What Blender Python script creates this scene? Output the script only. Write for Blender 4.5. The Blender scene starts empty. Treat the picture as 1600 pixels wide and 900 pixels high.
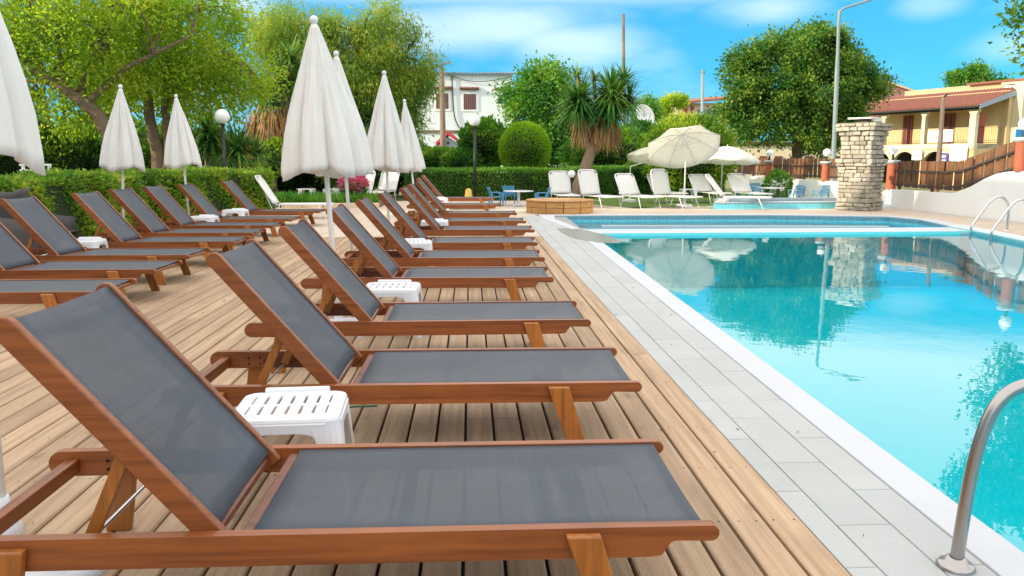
import bpy, math, random
import numpy as np
from mathutils import Vector, Matrix, Euler

# ------------------------------------------------------------------ scene, camera, light
scn = bpy.context.scene
COL = scn.collection
R = math.radians
FPX, CAMH = 1250.0, 1.30
PITCH, YAW = R(9.1796), R(2.9386)
cam_d = bpy.data.cameras.new('Camera'); cam = bpy.data.objects.new('Camera', cam_d); COL.objects.link(cam)
cam.location = (0, 0, CAMH); cam.rotation_euler = Euler((math.pi/2 - PITCH, 0, -YAW), 'XYZ')
cam_d.sensor_width = 36.0; cam_d.lens = 36.0*FPX/1600.0; cam_d.clip_start = 0.05; cam_d.clip_end = 3000
scn.camera = cam

SUN_EL = R(20.0)
SUN_H = Vector((-0.97, -0.22, 0)).normalized()
SUN_DIR = Vector((SUN_H.x*math.cos(SUN_EL), SUN_H.y*math.cos(SUN_EL), math.sin(SUN_EL)))   # towards the sun
sun_d = bpy.data.lights.new('Sun', 'SUN'); sun_d.energy = 4.2; sun_d.angle = R(0.6); sun_d.color = (1.0, 0.85, 0.62)
sun = bpy.data.objects.new('Sun', sun_d); COL.objects.link(sun)
sun.rotation_euler = SUN_DIR.to_track_quat('Z', 'Y').to_euler(); sun.location = (-60, 30, 40)

world = bpy.data.worlds.new('World'); scn.world = world; world.use_nodes = True
nt = world.node_tree; nt.nodes.clear()
def wn(t, **k):
    n = nt.nodes.new(t)
    for a, b in k.items(): setattr(n, a, b)
    return n
def wl(a, b): nt.links.new(a, b)
wo = wn('ShaderNodeOutputWorld'); bg = wn('ShaderNodeBackground'); wl(bg.outputs[0], wo.inputs[0])
bg.inputs['Strength'].default_value = 0.12
sky = wn('ShaderNodeTexSky', sky_type='NISHITA', sun_disc=False)
sky.sun_elevation = SUN_EL; sky.sun_rotation = math.atan2(SUN_H.x, SUN_H.y)
sky.air_density = 1.0; sky.dust_density = 0.3; sky.ozone_density = 2.0
tint = wn('ShaderNodeMix', data_type='RGBA', blend_type='MULTIPLY'); tint.inputs[0].default_value = 1.0
wl(sky.outputs[0], tint.inputs[6]); tint.inputs[7].default_value = (0.27, 0.95, 1.30, 1)
even = wn('ShaderNodeMix', data_type='RGBA'); even.inputs[0].default_value = 0.6; wl(tint.outputs[2], even.inputs[6]); even.inputs[7].default_value = (0.30, 2.75, 4.9, 1)
tc = wn('ShaderNodeTexCoord'); sep = wn('ShaderNodeSeparateXYZ'); wl(tc.outputs['Generated'], sep.inputs[0])
mp = wn('ShaderNodeMapping'); wl(tc.outputs['Generated'], mp.inputs[0]); mp.inputs['Scale'].default_value = (1, 1, 2.6); mp.inputs['Location'].default_value = (1.37, 0.2, 0.35)
no = wn('ShaderNodeTexNoise'); wl(mp.outputs[0], no.inputs['Vector']); no.inputs['Scale'].default_value = 4.2; no.inputs['Detail'].default_value = 5; no.inputs['Roughness'].default_value = 0.52
m1 = wn('ShaderNodeMapRange', interpolation_type='SMOOTHSTEP'); wl(no.outputs['Fac'], m1.inputs[0])
m1.inputs[1].default_value = 0.50; m1.inputs[2].default_value = 0.70; m1.inputs[3].default_value = 0; m1.inputs[4].default_value = 0.12
# the water mirrors a white veil of cloud higher up: cover thickens with height over the whole dome
m2 = wn('ShaderNodeMapRange', interpolation_type='SMOOTHSTEP'); wl(sep.outputs['Z'], m2.inputs[0])
m2.inputs[1].default_value = 0.165; m2.inputs[2].default_value = 0.23; m2.inputs[3].default_value = 0; m2.inputs[4].default_value = 0.90
def wm(op, a, b):
    q = wn('ShaderNodeMath', operation=op)
    for i, v in ((0, a), (1, b)):
        if hasattr(v, 'is_output'): wl(v, q.inputs[i])
        else: q.inputs[i].default_value = v
    return q.outputs[0]
# soft cumulus patches: (bearing from north, elevation, half width, half height) in degrees
cur = m1.outputs[0]
for (bz, el, hw, hh, dens) in ((2.2, 9.2, 9.5, 2.6, 0.72), (6.6, 8.0, 6.5, 1.9, 0.70), (-3.0, 8.8, 5.0, 2.0, 0.6), (20.5, 9.6, 5.0, 1.9, 0.62), (29.5, 9.3, 2.6, 1.3, 0.38), (34.6, 6.6, 4.2, 1.5, 0.40), (-15.0, 10.2, 4.0, 2.4, 0.6), (-38.0, 9.5, 8.0, 2.2, 0.6), (60.0, 9.0, 9.0, 2.4, 0.6), (150.0, 9.0, 12.0, 2.6, 0.6), (215.0, 9.5, 12.0, 2.4, 0.6)):
    c0 = Vector((math.sin(R(bz))*math.cos(R(el)), math.cos(R(bz))*math.cos(R(el)), math.sin(R(el))))
    sb = wn('ShaderNodeVectorMath', operation='SUBTRACT'); wl(tc.outputs['Generated'], sb.inputs[0]); sb.inputs[1].default_value = c0
    ml_ = wn('ShaderNodeVectorMath', operation='MULTIPLY'); wl(sb.outputs[0], ml_.inputs[0]); ml_.inputs[1].default_value = (1/math.sin(R(hw)), 1/math.sin(R(hw)), 1/math.sin(R(hh)))
    ln_ = wn('ShaderNodeVectorMath', operation='LENGTH'); wl(ml_.outputs[0], ln_.inputs[0])
    dd_ = wm('ADD', ln_.outputs['Value'], wm('MULTIPLY', wm('SUBTRACT', no.outputs['Fac'], 0.5), -1.7))
    mr_ = wn('ShaderNodeMapRange', interpolation_type='SMOOTHSTEP'); wl(dd_, mr_.inputs[0]); mr_.inputs[1].default_value = 1.08; mr_.inputs[2].default_value = 0.15; mr_.inputs[3].default_value = 0; mr_.inputs[4].default_value = dens*0.44
    cur = wm('MAXIMUM', cur, mr_.outputs[0])
mx = wn('ShaderNodeMath', operation='MAXIMUM'); wl(cur, mx.inputs[0]); wl(m2.outputs[0], mx.inputs[1])
cl = wn('ShaderNodeMix', data_type='RGBA'); wl(mx.outputs[0], cl.inputs[0]); wl(even.outputs[2], cl.inputs[6]); cl.inputs[7].default_value = (11.6, 11.0, 10.4, 1)
wl(cl.outputs[2], bg.inputs['Color'])

vs = scn.view_settings; vs.view_transform = 'Standard'; vs.look = 'None'; vs.exposure = 0.58; vs.gamma = 1.0; vs.use_curve_mapping = False
scn.render.engine = 'CYCLES'
cy = scn.cycles
cy.use_denoising = True; cy.max_bounces = 10; cy.diffuse_bounces = 4; cy.glossy_bounces = 4; cy.transparent_max_bounces = 12; cy.transmission_bounces = 6
cy.use_adaptive_sampling = True; cy.adaptive_threshold = 0.02; cy.sample_clamp_indirect = 6.0; cy.caustics_reflective = False; cy.caustics_refractive = False

# ------------------------------------------------------------------ photograph calibration (pixel of the 1600x900 photo -> world)
_rot = cam.rotation_euler.to_matrix()
def ray(px, py): return _rot @ Vector((px - 800.0, 450.0 - py, -FPX))
def at(px, py, Y):
    w = ray(px, py); t = Y/w.y; return Vector((w.x*t, Y, CAMH + w.z*t))
def gp(px, py, z=0.0):
    w = ray(px, py); t = (z - CAMH)/w.z; return Vector((w.x*t, w.y*t, z))
def zat(py, Y, px=800): return at(px, py, Y).z

# ------------------------------------------------------------------ materials
MATS = {}
def srgb(r, g, b):
    f = lambda c: (c/255/12.92) if c/255 <= 0.04045 else ((c/255 + 0.055)/1.055)**2.4
    return (f(r), f(g), f(b), 1)
class NT:
    def __init__(s, name):
        s.m = bpy.data.materials.new(name); s.m.use_nodes = True; s.t = s.m.node_tree; s.t.nodes.clear()
        s.out = s.n('ShaderNodeOutputMaterial'); MATS[name] = s.m
    def n(s, t, **k):
        q = s.t.nodes.new(t)
        for a, b in k.items(): setattr(q, a, b)
        return q
    def l(s, a, b): s.t.links.new(a, b)
    def coord(s, scale=(1, 1, 1), kind='Object', loc=(0, 0, 0)):
        c = s.n('ShaderNodeTexCoord'); m = s.n('ShaderNodeMapping'); s.l(c.outputs[kind], m.inputs[0])
        m.inputs['Scale'].default_value = scale; m.inputs['Location'].default_value = loc; return m.outputs[0]
    def noise(s, vec, scale=5, detail=4, rough=0.5):
        q = s.n('ShaderNodeTexNoise'); s.l(vec, q.inputs['Vector'])
        q.inputs['Scale'].default_value = scale; q.inputs['Detail'].default_value = detail; q.inputs['Roughness'].default_value = rough
        return q.outputs['Fac']
    def ramp(s, fac, stops):
        q = s.n('ShaderNodeValToRGB'); s.l(fac, q.inputs[0]); e = q.color_ramp.elements
        while len(e) < len(stops): e.new(0.5)
        for i, (p, c) in enumerate(stops): e[i].position = p; e[i].color = c if len(c) == 4 else (*c, 1)
        return q.outputs[0]
    def mix(s, fac, a, b, mode='MIX'):
        q = s.n('ShaderNodeMix', data_type='RGBA', blend_type=mode)
        for i, v in ((0, fac), (6, a), (7, b)):
            if hasattr(v, 'links') or hasattr(v, 'is_output'): s.l(v, q.inputs[i])
            elif i == 0: q.inputs[0].default_value = v
            else: q.inputs[i].default_value = v if len(v) == 4 else (*v, 1)
        return q.outputs[2]
    def math(s, op, a, b=0.0):
        q = s.n('ShaderNodeMath', operation=op)
        for i, v in ((0, a), (1, b)):
            if hasattr(v, 'is_output'): s.l(v, q.inputs[i])
            else: q.inputs[i].default_value = v
        return q.outputs[0]
    def rng(s, fac, a, b, c, d):
        q = s.n('ShaderNodeMapRange'); s.l(fac, q.inputs[0])
        for i, v in enumerate((a, b, c, d)): q.inputs[i+1].default_value = v
        return q.outputs[0]
    def objrand(s): return s.n('ShaderNodeObjectInfo').outputs['Random']
    def vary(s, col, fac, lo=0.85, hi=1.15):
        k = s.rng(fac, 0, 1, lo, hi); q = s.n('ShaderNodeVectorMath', operation='SCALE')
        if hasattr(col, 'is_output'): s.l(col, q.inputs[0])
        else: q.inputs[0].default_value = col[:3]
        s.l(k, q.inputs['Scale']); return q.outputs[0]
    def bump(s, h, strength=0.3, dist=0.01):
        q = s.n('ShaderNodeBump'); s.l(h, q.inputs['Height']); q.inputs['Strength'].default_value = strength; q.inputs['Distance'].default_value = dist
        return q.outputs[0]
    def pbr(s, col, rough=0.6, metal=0.0, normal=None, spec=0.5):
        b = s.n('ShaderNodeBsdfPrincipled')
        if hasattr(col, 'is_output'): s.l(col, b.inputs['Base Color'])
        else: b.inputs['Base Color'].default_value = col if len(col) == 4 else (*col, 1)
        if hasattr(rough, 'is_output'): s.l(rough, b.inputs['Roughness'])
        else: b.inputs['Roughness'].default_value = rough
        b.inputs['Metallic'].default_value = metal; b.inputs['Specular IOR Level'].default_value = spec
        if normal is not None: s.l(normal, b.inputs['Normal'])
        return b.outputs[0]
    def done(s, sh): s.l(sh, s.out.inputs['Surface']); return s.m

def simple(name, col, rough=0.6, metal=0.0, var=0.08, nscale=6.0, bump=0.0, kind='Object', spec=0.5):
    t = NT(name); v = t.coord(kind=kind); f = t.noise(v, nscale, 5, 0.6)
    c = t.vary(t.vary(col, f, 1-var*1.6, 1+var*1.6), t.objrand(), 1-var*0.5, 1+var*0.5)
    nrm = t.bump(t.noise(v, nscale*9, 3), bump, 0.01) if bump else None
    return t.done(t.pbr(c, rough, metal, nrm, spec))

def wood(name, base, dark, scale, rough=0.40, knots=0.0, grain=0.35):
    t = NT(name); v = t.coord(scale)
    off = t.n('ShaderNodeVectorMath', operation='ADD'); t.l(v, off.inputs[0])
    ml = t.math('MULTIPLY', t.objrand(), 37.0); cb = t.n('ShaderNodeCombineXYZ'); t.l(ml, cb.inputs[0]); t.l(ml, cb.inputs[1]); t.l(ml, cb.inputs[2]); t.l(cb.outputs[0], off.inputs[1])
    f = t.noise(off.outputs[0], 1.0, 6, 0.62)
    c = t.ramp(f, [(0.30, dark), (0.52, base), (0.75, tuple(min(1, x*1.25) for x in base[:3]))])
    f2 = t.noise(t.coord((1, 1, 1)), 2.2, 3)
    c = t.vary(c, f2, 0.70, 1.24); f3 = t.noise(t.coord((7, 7, 7)), 1.0, 6, 0.7); c = t.vary(c, f3, 0.82, 1.2)
    c = t.vary(c, t.objrand(), 0.86, 1.12)
    return t.done(t.pbr(c, rough, 0, t.bump(f, grain, 0.004)))
wood('teak_x', srgb(136, 76, 34), srgb(106, 54, 20), (1.6, 40, 40), grain=0.2)
wood('teak_z', srgb(160, 98, 40), srgb(128, 74, 26), (30, 30, 2), grain=0.2)
wood('teak_y', srgb(136, 76, 34), srgb(106, 54, 20), (40, 1.6, 40), grain=0.2)
wood('teak_dark', srgb(100, 50, 28), srgb(70, 32, 18), (3, 30, 30))
wood('pine_ring', srgb(196, 146, 86), srgb(160, 108, 58), (6, 6, 60))
wood('fence_board', srgb(120, 82, 54), srgb(84, 54, 34), (14, 14, 2), rough=0.7)
wood('fence_rail', srgb(66, 58, 56), srgb(46, 40, 40), (14, 14, 14), rough=0.6)
wood('pole_wood', srgb(120, 104, 90), srgb(84, 70, 60), (10, 10, 1), rough=0.8)

def m_deck():
    t = NT('deck_plank'); c0 = t.n('ShaderNodeTexCoord')
    ml = t.math('MULTIPLY', t.objrand(), 53.0)
    cb = t.n('ShaderNodeCombineXYZ'); t.l(ml, cb.inputs[0]); t.l(ml, cb.inputs[1]); t.l(ml, cb.inputs[2])
    ad = t.n('ShaderNodeVectorMath', operation='ADD'); t.l(c0.outputs['Object'], ad.inputs[0]); t.l(cb.outputs[0], ad.inputs[1])
    def mp(sc):
        m = t.n('ShaderNodeMapping'); t.l(ad.outputs[0], m.inputs[0]); m.inputs['Scale'].default_value = sc; return m.outputs[0]
    g = t.noise(mp((34, 1.1, 34)), 1.0, 6, 0.6)
    c = t.ramp(g, [(0.25, srgb(156, 129, 102)), (0.5, srgb(184, 156, 127)), (0.78, srgb(204, 180, 151))])
    w = t.noise(mp((5, 1.6, 5)), 1.0, 4, 0.6)                       # weathered greyish blotches
    c = t.mix(t.rng(w, 0.50, 0.75, 0, 0.5), c, srgb(150, 130, 108))
    vo = t.n('ShaderNodeTexVoronoi'); t.l(mp((5.2, 2.1, 5.2)), vo.inputs['Vector']); vo.inputs['Scale'].default_value = 1.0
    kn = t.rng(vo.outputs['Distance'], 0.03, 0.15, 1, 0)
    kn2 = t.math('MULTIPLY', t.math('MAXIMUM', kn, 0.0), 0.55)
    c = t.mix(kn2, c, srgb(112, 86, 62))
    c = t.vary(c, t.objrand(), 0.80, 1.08)
    sp = t.n('ShaderNodeSeparateXYZ'); t.l(c0.outputs['Object'], sp.inputs[0])
    s = t.math('SINE', t.math('MULTIPLY', sp.outputs[0], 2*math.pi/0.0062))
    h = t.math('ADD', t.math('MULTIPLY', s, 0.5), t.math('MULTIPLY', g, 0.6))
    c = t.vary(c, t.rng(s, -1, 1, 0, 1), 0.90, 1.05)
    return t.done(t.pbr(c, 0.72, 0, t.bump(h, 0.45, 0.003), 0.3))
m_deck()

def m_sling():
    t = NT('sling_mesh'); v = t.coord()
    sp = t.n('ShaderNodeSeparateXYZ'); t.l(v, sp.inputs[0])
    f = t.noise(t.coord((3, 90, 3)), 1.0, 2); f2 = t.noise(t.coord((90, 3, 3)), 1.0, 2); f3 = t.noise(t.coord((2.5, 6, 2.5)), 1.0, 3)
    off = t.n('ShaderNodeVectorMath', operation='ADD'); t.l(t.coord((1.6, 2.6, 1.6)), off.inputs[0]); oi = t.n('ShaderNodeObjectInfo'); t.l(oi.outputs['Location'], off.inputs[1])
    f4 = t.noise(off.outputs[0], 2.0, 6, 0.62); f5 = t.noise(off.outputs[0], 0.9, 2)
    c = t.vary(t.vary(t.vary(srgb(74, 83, 95), f, 0.84, 1.16), f2, 0.84, 1.16), f3, 0.84, 1.16)
    c = t.vary(t.vary(c, f4, 0.74, 1.28), f5, 0.88, 1.12)
    wv = t.math('MULTIPLY', t.math('SINE', t.math('MULTIPLY', sp.outputs[0], 2100)), t.math('SINE', t.math('MULTIPLY', sp.outputs[1], 2100)))
    b = t.pbr(c, 0.48, 0, t.bump(t.math('ADD', wv, t.math('ADD', t.math('MULTIPLY', f3, 4), t.math('MULTIPLY', f4, 9))), 0.3, 0.002), 0.45)
    tr = t.n('ShaderNodeBsdfTransparent'); mx = t.n('ShaderNodeMixShader'); mx.inputs[0].default_value = 0.23
    t.l(b, mx.inputs[1]); t.l(tr.outputs[0], mx.inputs[2]); return t.done(mx.outputs[0])
m_sling()

def m_cloth(name, col, trans=0.3):
    t = NT(name); v = t.coord(); f = t.noise(v, 5, 4); c = t.vary(col, f, 0.92, 1.05)
    b = t.pbr(c, 0.85, 0, t.bump(t.math('ADD', t.math('MULTIPLY', t.noise(v, 240, 2), 0.15), t.noise(t.coord((9, 9, 1.3)), 1.6, 4, 0.55)), 0.35, 0.02), 0.2)
    tl = t.n('ShaderNodeBsdfTranslucent'); t.l(c, tl.inputs['Color'])
    mx = t.n('ShaderNodeMixShader'); mx.inputs[0].default_value = trans; t.l(b, mx.inputs[1]); t.l(tl.outputs[0], mx.inputs[2]); return t.done(mx.outputs[0])
m_cloth('canvas_white', srgb(248, 247, 244), 0.34)
m_cloth('canvas_open', srgb(250, 248, 240), 0.5)
m_cloth('canvas_blue', srgb(190, 214, 228), 0.25)
m_cloth('sling_white', srgb(232, 232, 228), 0.15)
m_cloth('cover_grey', srgb(96, 92, 92), 0.0)

def m_leaf(name, a, b, c, trans=0.45, rough=0.5, clump=0.9):
    t = NT(name); g = t.n('ShaderNodeNewGeometry')
    f = t.noise(t.coord(kind='Object'), clump, 3)
    k = t.math('ADD', t.math('MULTIPLY', g.outputs['Random Per Island'], 0.42), t.math('MULTIPLY', t.rng(f, 0.32, 0.68, 0, 1), 0.58))
    col = t.ramp(k, [(0.05, a), (0.5, b), (0.95, c)])
    d = t.pbr(col, rough, 0, None, 0.35)
    tl = t.n('ShaderNodeBsdfTranslucent'); lt = t.mix(1.0, col, (1.35, 1.25, 0.55, 1), 'MULTIPLY'); t.l(lt, tl.inputs['Color'])
    mx = t.n('ShaderNodeMixShader'); mx.inputs[0].default_value = trans; t.l(d, mx.inputs[1]); t.l(tl.outputs[0], mx.inputs[2]); return t.done(mx.outputs[0])
m_leaf('leaf_lime', srgb(96, 138, 40), srgb(142, 180, 56), srgb(204, 212, 78), 0.58)
m_leaf('leaf_pine', srgb(88, 124, 54), srgb(126, 160, 64), srgb(190, 194, 72), 0.5)
m_leaf('leaf_green', srgb(50, 104, 46), srgb(82, 142, 54), srgb(150, 186, 74), 0.45)
m_leaf('leaf_oak', srgb(46, 92, 42), srgb(76, 124, 48), srgb(150, 172, 60), 0.35, 0.5, 1.6)
m_leaf('leaf_dark', srgb(54, 98, 44), srgb(86, 132, 52), srgb(150, 174, 64), 0.42)
m_leaf('leaf_hedge', srgb(60, 106, 38), srgb(108, 152, 50), srgb(192, 200, 74), 0.42)
m_leaf('leaf_hedge_trim', srgb(56, 106, 40), srgb(92, 146, 54), srgb(140, 180, 72), 0.38)
m_leaf('leaf_topiary', srgb(100, 154, 38), srgb(140, 186, 50), srgb(188, 210, 72), 0.45)
m_leaf('leaf_yucca', srgb(44, 92, 46), srgb(78, 128, 58), srgb(140, 170, 84), 0.25, 0.4)
m_leaf('leaf_dry', srgb(122, 88, 58), srgb(164, 128, 88), srgb(196, 164, 120), 0.2, 0.8)
m_leaf('leaf_bed', srgb(46, 106, 34), srgb(82, 146, 46), srgb(140, 184, 80), 0.35)
m_leaf('petal_pink', srgb(190, 70, 130), srgb(214, 110, 160), srgb(232, 170, 200), 0.4)
m_leaf('grass_blade', srgb(70, 110, 30), srgb(98, 140, 40), srgb(130, 166, 60), 0.3)
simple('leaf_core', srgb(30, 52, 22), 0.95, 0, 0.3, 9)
simple('bark', srgb(126, 106, 88), 0.9, 0, 0.28, 12, 0.9)
simple('bark_dark', srgb(92, 78, 64), 0.9, 0, 0.25, 12, 0.8)
simple('bark_yucca', srgb(142, 120, 98), 0.9, 0, 0.22, 14, 0.7)
simple('plastic_white', srgb(222, 225, 230), 0.28, 0, 0.03, 4)
simple('paint_white', srgb(240, 240, 238), 0.4, 0, 0.03, 6)
simple('frame_white', srgb(230, 232, 230), 0.35, 0, 0.04, 6)
simple('plastic_blue', srgb(78, 148, 190), 0.35, 0, 0.06, 5)
simple('plastic_grey', srgb(88, 90, 94), 0.5, 0, 0.06, 5)
simple('metal_dark', srgb(48, 50, 52), 0.45, 0.4, 0.06, 6)
simple('bolt_black', srgb(26, 26, 28), 0.5, 0.5, 0.05, 6)
simple('metal_bright', srgb(206, 208, 212), 0.25, 1.0, 0.04, 6)
simple('steel_rail', srgb(172, 168, 166), 0.28, 1.0, 0.10, 5)
simple('steel_pole', srgb(128, 146, 148), 0.6, 0.0, 0.12, 3)
simple('mortar', srgb(128, 120, 106), 0.95, 0, 0.15, 10)
simple('terracotta', srgb(166, 92, 66), 0.75, 0, 0.08, 4)
simple('tile_old', srgb(126, 108, 98), 0.9, 0, 0.15, 5)
simple('bed_grey', srgb(150, 152, 150), 0.9, 0, 0.08, 8)
simple('tile_roof', srgb(136, 84, 68), 0.8, 0, 0.15, 5)
simple('plaster_yellow', srgb(206, 184, 138), 0.9, 0, 0.05, 1.2)
simple('plaster_cream', srgb(216, 204, 176), 0.9, 0, 0.04, 1.2)
simple('plaster_tan', srgb(190, 162, 130), 0.9, 0, 0.05, 1.2)
simple('plaster_pink', srgb(186, 126, 132), 0.9, 0, 0.05, 0.7)
simple('plaster_white', srgb(220, 230, 234), 0.9, 0, 0.05, 0.8, 0.1)
simple('plaster_beige', srgb(212, 190, 160), 0.9, 0, 0.05, 0.8)
simple('shutter_brown', srgb(98, 66, 66), 0.7, 0, 0.08, 4)
simple('shutter_red', srgb(150, 76, 54), 0.6, 0, 0.08, 4)
simple('shutter_green', srgb(34, 76, 74), 0.6, 0, 0.06, 4)
simple('recess_shade', srgb(70, 58, 46), 0.9, 0, 0.1, 2)
simple('trim_red', srgb(196, 52, 66), 0.6, 0, 0.05, 3)
simple('panel_grey_blue', srgb(150, 164, 180), 0.7, 0, 0.05, 2)
simple('panel_blue', srgb(92, 110, 150), 0.6, 0, 0.05, 2)
simple('sign_purple', srgb(84, 76, 150), 0.5, 0, 0.02, 2)
simple('sign_blue', srgb(40, 130, 200), 0.5, 0, 0.02, 2)
simple('cone_yellow', srgb(214, 182, 96), 0.6, 0, 0.08, 4)
simple('twine_green', srgb(40, 140, 96), 0.5, 0, 0.05, 4)
simple('soil', srgb(110, 88, 64), 0.95, 0, 0.2, 3)
simple('plaster_wall', srgb(240, 240, 238), 0.85, 0, 0.05, 1.5, 0.15)
simple('coping_white', srgb(190, 194, 200), 0.55, 0, 0.06, 2.6, 0.1)
simple('wet_stone', srgb(146, 154, 150), 0.25, 0, 0.12, 6)

def m_ground():
    t = NT('ground_earth'); f = t.noise(t.coord(), 0.35, 6, 0.6); f2 = t.noise(t.coord(), 4, 4)
    c = t.mix(t.rng(f, 0.4, 0.62, 0, 1), srgb(84, 108, 50), srgb(140, 124, 92))
    return t.done(t.pbr(t.vary(c, f2, 0.8, 1.2), 0.95, 0, t.bump(f2, 0.4, 0.05)))
m_ground()
def m_grass():
    t = NT('lawn'); f = t.noise(t.coord(), 22, 5, 0.7); f2 = t.noise(t.coord(), 0.8, 3)
    c = t.vary(t.ramp(f, [(0.3, srgb(58, 92, 26)), (0.7, srgb(120, 150, 52))]), f2, 0.8, 1.2)
    return t.done(t.pbr(c, 0.95, 0, t.bump(f, 0.8, 0.03)))
m_grass()
def m_paving(name, a, b, sx, sy, mort):
    t = NT(name); v = t.coord(); br = t.n('ShaderNodeTexBrick'); t.l(v, br.inputs['Vector'])
    br.inputs['Color1'].default_value = a; br.inputs['Color2'].default_value = b; br.inputs['Mortar'].default_value = mort
    br.inputs['Scale'].default_value = 1.0; br.inputs['Mortar Size'].default_value = 0.008; br.inputs['Brick Width'].default_value = sx; br.inputs['Row Height'].default_value = sy
    f = t.noise(v, 1.2, 5, 0.6); f2 = t.noise(v, 30, 3)
    c = t.vary(t.vary(br.outputs['Color'], f, 0.88, 1.12), f2, 0.93, 1.07)
    return t.done(t.pbr(c, 0.75, 0, t.bump(f2, 0.15, 0.004)))
m_paving('paving_beige', srgb(206, 190, 172), srgb(196, 178, 160), 0.40, 0.20, srgb(160, 146, 130))
def m_slab():
    t = NT('slab_grey'); v = t.coord(); f = t.noise(v, 2.5, 6, 0.6); f2 = t.noise(v, 60, 3); f3 = t.noise(v, 0.5, 2)
    f4 = t.noise(t.coord((0.9, 0.35, 1), kind='Generated'), 3.0, 6, 0.7); f5 = t.noise(t.coord(loc=(3, 7, 0)), 0.9, 6, 0.68)
    c = t.vary(t.vary(t.vary(srgb(170, 174, 174), f, 0.90, 1.10), f2, 0.92, 1.08), t.objrand(), 0.95, 1.05)
    c = t.mix(t.rng(f5, 0.50, 0.75, 0, 0.4), c, srgb(150, 148, 138))
    return t.done(t.pbr(c, 0.6, 0, t.bump(f2, 0.12, 0.003)))
m_slab()
def m_mosaic(name, a, b, grout, size=0.10):
    t = NT(name); v = t.coord(); sp = t.n('ShaderNodeSeparateXYZ'); t.l(v, sp.inputs[0])
    hx = t.math('ADD', sp.outputs[0], sp.outputs[1]); cb = t.n('ShaderNodeCombineXYZ'); t.l(hx, cb.inputs[0]); t.l(sp.outputs[2], cb.inputs[1])
    br = t.n('ShaderNodeTexBrick'); t.l(cb.outputs[0], br.inputs['Vector']); br.offset = 0
    br.inputs['Color1'].default_value = a; br.inputs['Color2'].default_value = b; br.inputs['Mortar'].default_value = grout
    br.inputs['Scale'].default_value = 1; br.inputs['Mortar Size'].default_value = size*0.05; br.inputs['Brick Width'].default_value = size; br.inputs['Row Height'].default_value = size
    return t.done(t.pbr(br.outputs['Color'], 0.3))
m_mosaic('pool_wall_tile', srgb(96, 204, 226), srgb(118, 214, 232), srgb(168, 224, 234))
m_mosaic('coping_turquoise', srgb(176, 222, 224), srgb(188, 228, 228), srgb(206, 232, 232))
def m_floor():
    t = NT('pool_floor_tile'); v = t.coord(); f = t.noise(v, 1.2, 3)
    c = t.vary(srgb(118, 238, 246), f, 0.94, 1.04)
    return t.done(t.pbr(c, 0.5))
m_floor()
def m_water(name, tintc):
    t = NT(name); v = t.coord((1, 1, 1)); f = t.noise(v, 1.6, 3, 0.5); f2 = t.noise(v, 7, 2)
    nrm = t.bump(t.math('ADD', f, t.math('MULTIPLY', f2, 0.18)), 0.10, 0.02)
    fr = t.n('ShaderNodeFresnel'); fr.inputs['IOR'].default_value = 1.42; t.l(nrm, fr.inputs['Normal'])
    tr = t.n('ShaderNodeBsdfTransparent'); tr.inputs['Color'].default_value = tintc
    gl = t.n('ShaderNodeBsdfGlossy'); gl.inputs['Roughness'].default_value = 0.0; gl.inputs['Color'].default_value = (0.95, 0.98, 1, 1); t.l(nrm, gl.inputs['Normal'])
    mx = t.n('ShaderNodeMixShader'); t.l(fr.outputs[0], mx.inputs[0]); t.l(tr.outputs[0], mx.inputs[1]); t.l(gl.outputs[0], mx.inputs[2]); return t.done(mx.outputs[0])
m_water('water_deep', (0.17, 0.95, 1.0, 1)); m_water('water_shallow', (0.62, 0.95, 0.98, 1))
def m_stone():
    t = NT('stone_block'); v = t.coord(); f = t.noise(v, 7, 6, 0.65); f2 = t.noise(v, 40, 4)
    c = t.ramp(f, [(0.25, srgb(140, 133, 120)), (0.5, srgb(174, 167, 152)), (0.75, srgb(198, 192, 180))])
    c = t.vary(c, t.objrand(), 0.66, 1.10)
    return t.done(t.pbr(c, 0.9, 0, t.bump(t.math('ADD', f, t.math('MULTIPLY', f2, 0.4)), 0.7, 0.02)))
m_stone()
def m_globe():
    t = NT('globe_glass'); return t.done(t.pbr(srgb(240, 240, 240), 0.25, 0, None, 0.5))
m_globe()
def m_glass():
    t = NT('window_glass'); return t.done(t.pbr(srgb(60, 66, 72), 0.08, 0, None, 0.6))
m_glass()

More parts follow.
